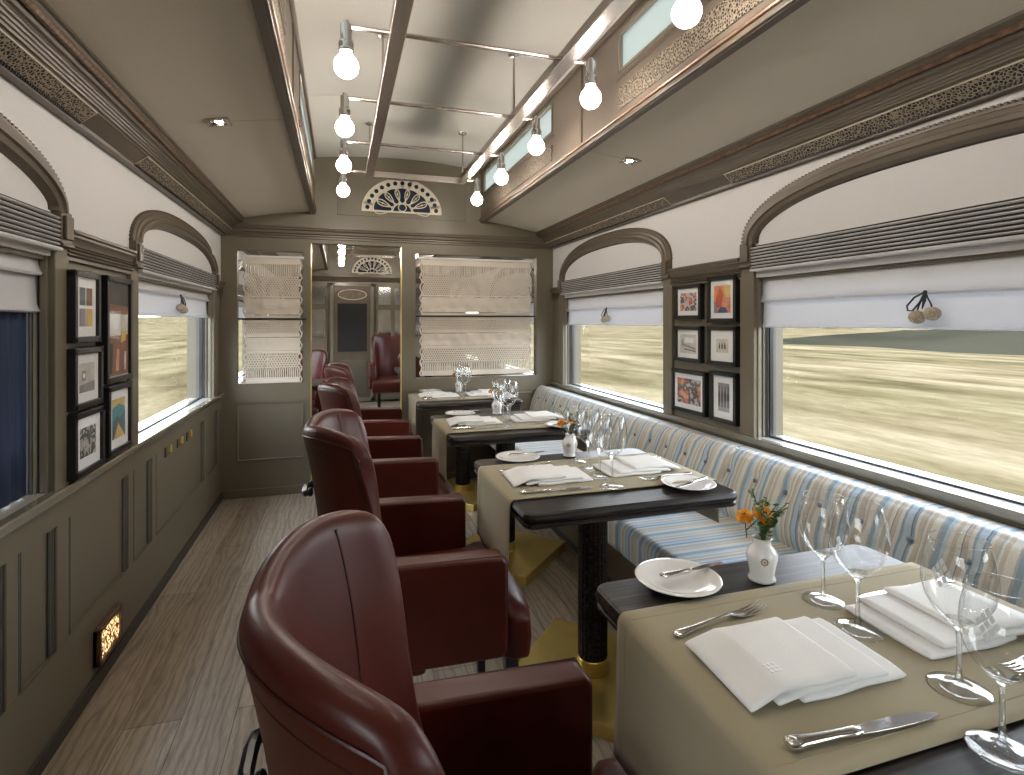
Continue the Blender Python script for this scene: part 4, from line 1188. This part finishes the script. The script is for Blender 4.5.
def mk_sprig(seed):
    t=thing('leafy_sprig','sprig','plant'); rr=random.Random(seed)
    st=MB(); lf=MB()
    for s_ in range(15):
        a=rr.uniform(0,2*PI); le=rr.uniform(.035,.072); sp=rr.uniform(.008,.036)
        top=(sp*math.cos(a),sp*math.sin(a),le)
        mid=(top[0]*.35,top[1]*.35,le*.55)
        st.tube([(0,0,-.02),mid,top],.0008,5)
        for k in range(9):
            u=.25+.75*k/8; p_=Vector((mid[0]*(2*u*(1-u))+top[0]*u*u+0, mid[1]*2*u*(1-u)+top[1]*u*u, -.02*(1-u)**2+mid[2]*2*u*(1-u)+top[2]*u*u))
            an=rr.uniform(0,2*PI); L=rr.uniform(.009,.015) if k<8 else .010
            d=Vector((math.cos(an),math.sin(an),rr.uniform(.1,.9))).normalized(); sd_=d.cross(Vector((0,0,1))).normalized()*L*.42
            lf.add([p_,p_+d*L*.5+sd_,p_+d*L,p_+d*L*.5-sd_],[(0,1,2,3)])
    st.build('stalks','leaf',t); lf.build('leaves','leaf',t,smooth=False)
    return t
pg,pp_,pk,pb,pf,pn,pv,pm_,ps=mk_goblet(),mk_plate(),mk_knife(),mk_knife('butter_knife',.175),mk_fork(),mk_napkin(),mk_vase(),mk_marigold(),mk_sprig(5)
M_used={}
def put(key,proto,loc,rz,label,group=None,scale=None):
    f=key not in M_used; M_used[key]=1
    return place(proto,f,loc,rz,label,group,scale)
on=['on the nearest table','on the second table from the camera','on the third table from the camera','on the farthest table, by the partition']
for i in range(4):
    yc=TY[i]; ot=on[i]; near=(i==0)
    jit=random.Random(10+i)
    J=lambda s_: jit.uniform(-s_,s_) if i else 0
    # guest on the aisle side
    put('p',pp_,(.680+J(.01),yc+.278,ZTB+.0005),0,'white side plate %s, aisle-side corner away from the camera'%ot,'side plates')
    put('b',pb,(.635+J(.01),yc+.272,ZTB+.0168),.12,'butter knife lying across the aisle-side plate %s'%ot,'butter knives')
    put('f',pf,(.553,yc+.098+J(.01),ZC),.17,'silver fork on the aisle side of the runner %s'%ot,'forks')
    put('n',pn,(.550,yc-.020+J(.005),ZC),0,'white napkin folded in three tiers, aisle side, %s'%ot,'folded napkins')
    put('k',pk,(.545,yc-.162+J(.006),ZC),-.07,'silver knife at the aisle-side place %s, nearest the camera'%ot if near else 'silver knife at the aisle-side place %s'%ot,'table knives')
    # guest on the bench side (turned round)
    put('n',pn,(1.190,yc+.000,ZC),PI,'white napkin folded in three tiers, bench side, %s'%ot,'folded napkins')
    put('k',pk,(1.215,yc+.100+J(.004),ZC),PI-.02,'silver knife at the bench-side place %s'%ot,'table knives')
    put('f',pf,(1.205,yc-.115+J(.01),ZC),PI+.12,'silver fork at the bench-side place %s'%ot,'forks')
    if i:
        put('p',pp_,(1.115,yc-.235,ZTB+.0005),0,'white side plate %s, bench-side corner towards the camera'%ot,'side plates')
        put('b',pb,(1.185,yc-.235,ZTB+.0168),PI+.35,'butter knife lying across the bench-side plate %s'%ot,'butter knives')
    # glasses
    G=[(.904,.122,.88,'smaller wine glass, nearest the vase,'),(.876,.022,.955,'large wine glass just left of the bench-side napkin'),(.881,-.143,.945,'large wine glass behind the aisle-side knife tip'),(.806,-.245,.90,'large wine glass standing nearest the camera')]
    if i==1: G=[(.880,.16,.90,'smaller wine glass next to the vase'),(.880,.045,.95,'large wine glass in the middle of the group'),(.872,-.062,.92,'large wine glass standing just behind the tallest one,'),(.862,-.175,1.0,'tallest wine glass, at the near edge,')]
    if i>1: G=[(.880,.14,.92,'smaller wine glass next to the vase'),(.876,.045,.95,'large wine glass in the middle of the group'),(.882,-.062,.95,'wine glass just behind the nearest-edge one'),(.84,-.165,1.0,'wine glass at the near edge')]
    for k,(X,dy,sc,l) in enumerate(G):
        if near: rz=[.6,.5,-1.45,-1.35][k]
        else: rz=k*1.3
        put('g',pg,(X,yc+dy,ZC),rz,l+' '+ot,'wine glasses',(sc,sc,sc))
    vx,vy=(.862,.240) if near else (.904,.277)
    if i>=2: vx,vy=(.90,.262)
    put('v',pv,(vx,yc+vy,ZTB),-.55,'white china bud vase with a small brown crest %s'%ot,'bud vases')
    put('m',pm_,(vx+.002,yc+vy-.004,ZTB+.142),0,'larger orange marigold in the vase %s'%ot,'marigolds',(1.25,1.25,1.1))
    mm=put('m',pm_,(vx-.034,yc+vy+.012,ZTB+.137),0,'smaller orange marigold, left in the vase %s'%ot,'marigolds',(1.0,1.0,1.0))
    for q in (mm,):
        q.rotation_euler=(.3,-.35,0)
    put('s',ps,(vx+.003,yc+vy+.002,ZTB+.093),i*1.1,'leafy green sprigs round the marigolds %s'%ot,'leafy sprigs',(1.3,1.3,1.25))
pm_.rotation_euler=(.75,.1,0)

# ------------------------------------------------------------------ armchairs
def shell_grid(NS=36,NW=16):
    def fn(u,w):
        s_=-1+2*u
        T=1.0-.10*max(0,w)**6
        t=s_*T; q=max(0,w)**1.6
        fl=.030*max(0,w)**4; rx=.156+.042*q+fl; ry=.222+.027*q+fl
        x=-.065-rx*math.cos(t*PI/2); y=ry*math.sin(t*PI/2)
        fwd=max(0,abs(s_)-.80)/.20
        z0=.30; zt=.985+.022*math.sin(PI*min(1,abs(s_)*1.1))-.045*abs(s_)**9
        z=z0+(zt-z0)*w
        x+=fwd*(.15*max(0,1-w)**2-.040)
        return (x,y,z)
    return fn
def mk_chair(label):
    t=thing('leather_armchair',label,'chair')
    fn=shell_grid(); m=MB(); m.grid(lambda u,v:fn(u,v),36,14)
    b=m.build('backrest','leather',t,sharp=180)
    s_=b.modifiers.new('thick','SOLIDIFY'); s_.thickness=.044; s_.offset=0
    ss=b.modifiers.new('smooth','SUBSURF'); ss.levels=2; ss.render_levels=2
    # outward normal helper
    def P_(u,w,o_):
        p0=Vector(fn(u,w)); pu=Vector(fn(min(1,u+.01),w))-Vector(fn(max(0,u-.01),w)); n_=pu.cross(Vector((0,0,1))).normalized()
        if n_.dot(Vector((p0.x+.065,p0.y,0)))<0: n_=-n_
        return p0+n_*o_
    sm=MB()
    sm.tube([P_(.03+.94*i/40,.955,.0222) for i in range(41)],.0022,6)
    sm.tube([P_(.03+.94*i/40,.915,.0222) for i in range(41)],.0012,5)
    for uu in (.23,.77):
        sm.tube([P_(uu,.97-.60*k/14,-.0222) for k in range(15)],.0021,5)
    sm.build('piping','leather_seam',b)
    # arms
    for s2 in (-1,1):
        y0,y1=s2*.235,s2*.308
        a=MB(); pts=[(-.13,.365),(.237,.355),(.252,.37),(.252,.622),(.240,.640),(-.13,.652)]
        a.prism(pts,min(y0,y1),max(y0,y1),'y')
        arm=a.build('armrest','leather',t,bev=.012,seg=3,smooth=True,sharp=60)
        sp=MB().tube([(.252,s2*.298,.37),(.2525,s2*.298,.622),(.240,s2*.298,.6405),(-.05,s2*.298,.648)],.0018,5); sp.build('arm_piping','leather_seam',arm)
    # seat: boxed base + crowned cushion bulging in front of the arms
    st=MB(); NX,NY=18,18
    def seat(u,v,top):
        a,b=-1+2*u,-1+2*v
        e=3.2; 
        x=.075+.285*a*(1-.0*abs(b)); y=.236*b
        if x>.25: y=b*(.236+.045*min(1,(x-.25)/.03))
        x=x-(.035*abs(b)**3 if a>.5 else 0)*((a-.5)/.5)
        r=max(abs(a),abs(b)); z=.325 if not top else .478-.035*max(0,(r-.72)/.28)**2.2-.0*abs(b)
        return (x,y,z)
    st.grid(lambda u,v:seat(u,v,True),NX,NY); st.grid(lambda u,v:seat(u,v,False),NX,NY)
    # side skirt
    n=NX+1; per=[]
    for i in range(NX+1): per.append((i/NX,0))
    for j in range(1,NY+1): per.append((1,j/NY))
    for i in range(NX-1,-1,-1): per.append((i/NX,1))
    for j in range(NY-1,0,-1): per.append((0,j/NY))
    def rg(k): 
        u,v=k; p1=seat(u,v,True); p0=seat(u,v,False); return [p0,((p0[0]+p1[0])/2+.006*(1 if u==1 else 0),p0[1]*.5+p1[1]*.5,(p0[2]+p1[2])/2),p1]
    st.sweep(rg,per+[per[0]],3,closed_prof=False)
    se=st.build('seat','leather',t,sharp=60); bs=se.modifiers.new('bevel','BEVEL'); bs.width=.012; bs.segments=3; bs.limit_method='ANGLE'; bs.angle_limit=math.radians(40)
    for x,y,dx in ((.290,.20,.01),(.290,-.20,.01),(-.20,.17,-.05),(-.20,-.17,-.05)):
        L=MB(); 
        def rg(k,x=x,y=y,dx=dx):
            z,r,o_=k; return [(x+o_*dx+sx*r,y+sy*r,z) for sx,sy in ((-1,-1),(1,-1),(1,1),(-1,1))]
        L.sweep(rg,[(0,.013,1),(.02,.014,.95),(.34,.021,0)],4,cap=True); L.build('leg','black',t,bev=.003,smooth=False)
    # pull handle on the outside of the back
    h=MB(); 
    hb=P_(.5,.72,.030); 
    h.tube([(hb.x+.004,-.042,hb.z),(hb.x-.014,-.040,hb.z-.004),(hb.x-.018,-.020,hb.z-.006),(hb.x-.018,.020,hb.z-.006),(hb.x-.014,.040,hb.z-.004),(hb.x+.004,.042,hb.z)],.0095,8)
    h.ball((hb.x,-.042,hb.z),.014,8,(.6,1,1)).ball((hb.x,.042,hb.z),.014,8,(.6,1,1))
    h.build('pull_handle','black',t)
    return t
CHY=[.705,1.80,2.955,4.06]
cl=['oxblood leather armchair in the foreground at the nearest table','oxblood leather armchair at the second table, next behind the foreground one','oxblood leather armchair at the third table, between two others','oxblood leather armchair at the farthest table, beside the doorway']
ch=mk_chair(cl[0]); ch.location=(.20,CHY[0],0); ch['group']='oxblood leather armchairs'
for i in (1,2,3): dup(ch,(.20,CHY[i],0),0,cl[i],'oxblood leather armchairs')
# the adjoining room
dup(ch,(.83,5.3,0),.0,'leather armchair just beyond the doorway, dark outer side to us','oxblood leather armchairs')
dup(ch,(.72,7.9,0),-PI/2,'red leather armchair facing us in the adjoining room','oxblood leather armchairs',(1.12,1.12,1.12))
dup(ch,(1.42,7.75,0),-PI/2,'red leather armchair by the right windows of the adjoining room','oxblood leather armchairs',(1.12,1.12,1.12))
dup(ch,(-.42,6.1,0),-PI/2-.2,'red leather armchair seen past the left macrame hanging','oxblood leather armchairs')
dup(t0,(1.0,6.6,0),None,'dark pedestal table in the adjoining room, by the red armchairs','dining tables')
dup(t0,(-.42,5.4,0),None,'dark pedestal table in the adjoining room, behind the left hanging','dining tables',(.9,.9,1))

# ------------------------------------------------------------------ outside
g=MB(); g.grid(lambda u,v:(-1500+3000*u,-1500+4500*v,-1.25),20,20)
struct(g.build('ground','grass',smooth=False))
hs=MB()
def ridge(x0,x1,y0,y1,hgt,seed):
    rr=random.Random(seed)
    def fn(u,v):
        x=x0+(x1-x0)*u; y=y0+(y1-y0)*v; e=math.sin(PI*u)**.7*math.sin(PI*v)**.35
        return (x+1.5*math.sin(y*.3+seed), y, -1.3+hgt*e*(1+.25*math.sin(y*.21+seed)+.2*math.sin(y*.53+x*.3)))
    hs.grid(fn,14,60)
ridge(50,105,-90,58,3.6,1)
o=hs.build('scrub_bank','scrub'); tag(o,'low dark green scrub bank across the grassland outside the right windows','bank',kind='structure')

hs=MB()
for x0,x1 in ((170,300),(-300,-170)):
    hs.grid(lambda u,v:(x0+(x1-x0)*u,-200+2600*v,-1.4+(13+3*math.sin(v*13)+2*math.sin(v*29))*math.sin(PI*u)**.6),10,160)
struct(hs.build('hills','grass'))
# ------------------------------------------------------------------ world, camera, view
w=bpy.data.worlds.new('overcast_sky'); S.world=w; w.use_nodes=True; t=w.node_tree; t.nodes.clear()
o=t.nodes.new('ShaderNodeOutputWorld'); bg=N(t,'ShaderNodeBackground',Strength=6.5)
tc=t.nodes.new('ShaderNodeTexCoord'); sp=t.nodes.new('ShaderNodeSeparateXYZ'); t.links.new(tc.outputs['Generated'],sp.inputs[0])
c_=ramp(t,sp.outputs['Z'],[(0,(.93,.95,.93)),(.25,(.86,.93,1.0)),(1,(.62,.76,1.0))])
t.links.new(c_,bg.inputs['Color']); t.links.new(bg.outputs[0],o.inputs['Surface'])

cam=bpy.data.cameras.new('camera'); co=bpy.data.objects.new('camera',cam); COL.objects.link(co)
cam.sensor_width=36; cam.lens=554.6*36/1024; cam.shift_y=-65.5/1024; cam.clip_start=.02; cam.clip_end=6000
co.location=(0,0,1.3); co.rotation_euler=(PI/2,0,-math.atan(172/554.6)); S.camera=co
S.view_settings.view_transform='Standard'; S.view_settings.look='None'; S.view_settings.gamma=1; S.view_settings.exposure=0.48
S.view_settings.use_curve_mapping=False
S.cycles.max_bounces=10; S.cycles.diffuse_bounces=5; S.cycles.glossy_bounces=4; S.cycles.transmission_bounces=8; S.cycles.transparent_max_bounces=16
S.cycles.caustics_reflective=False; S.cycles.caustics_refractive=False; S.cycles.sample_clamp_indirect=6
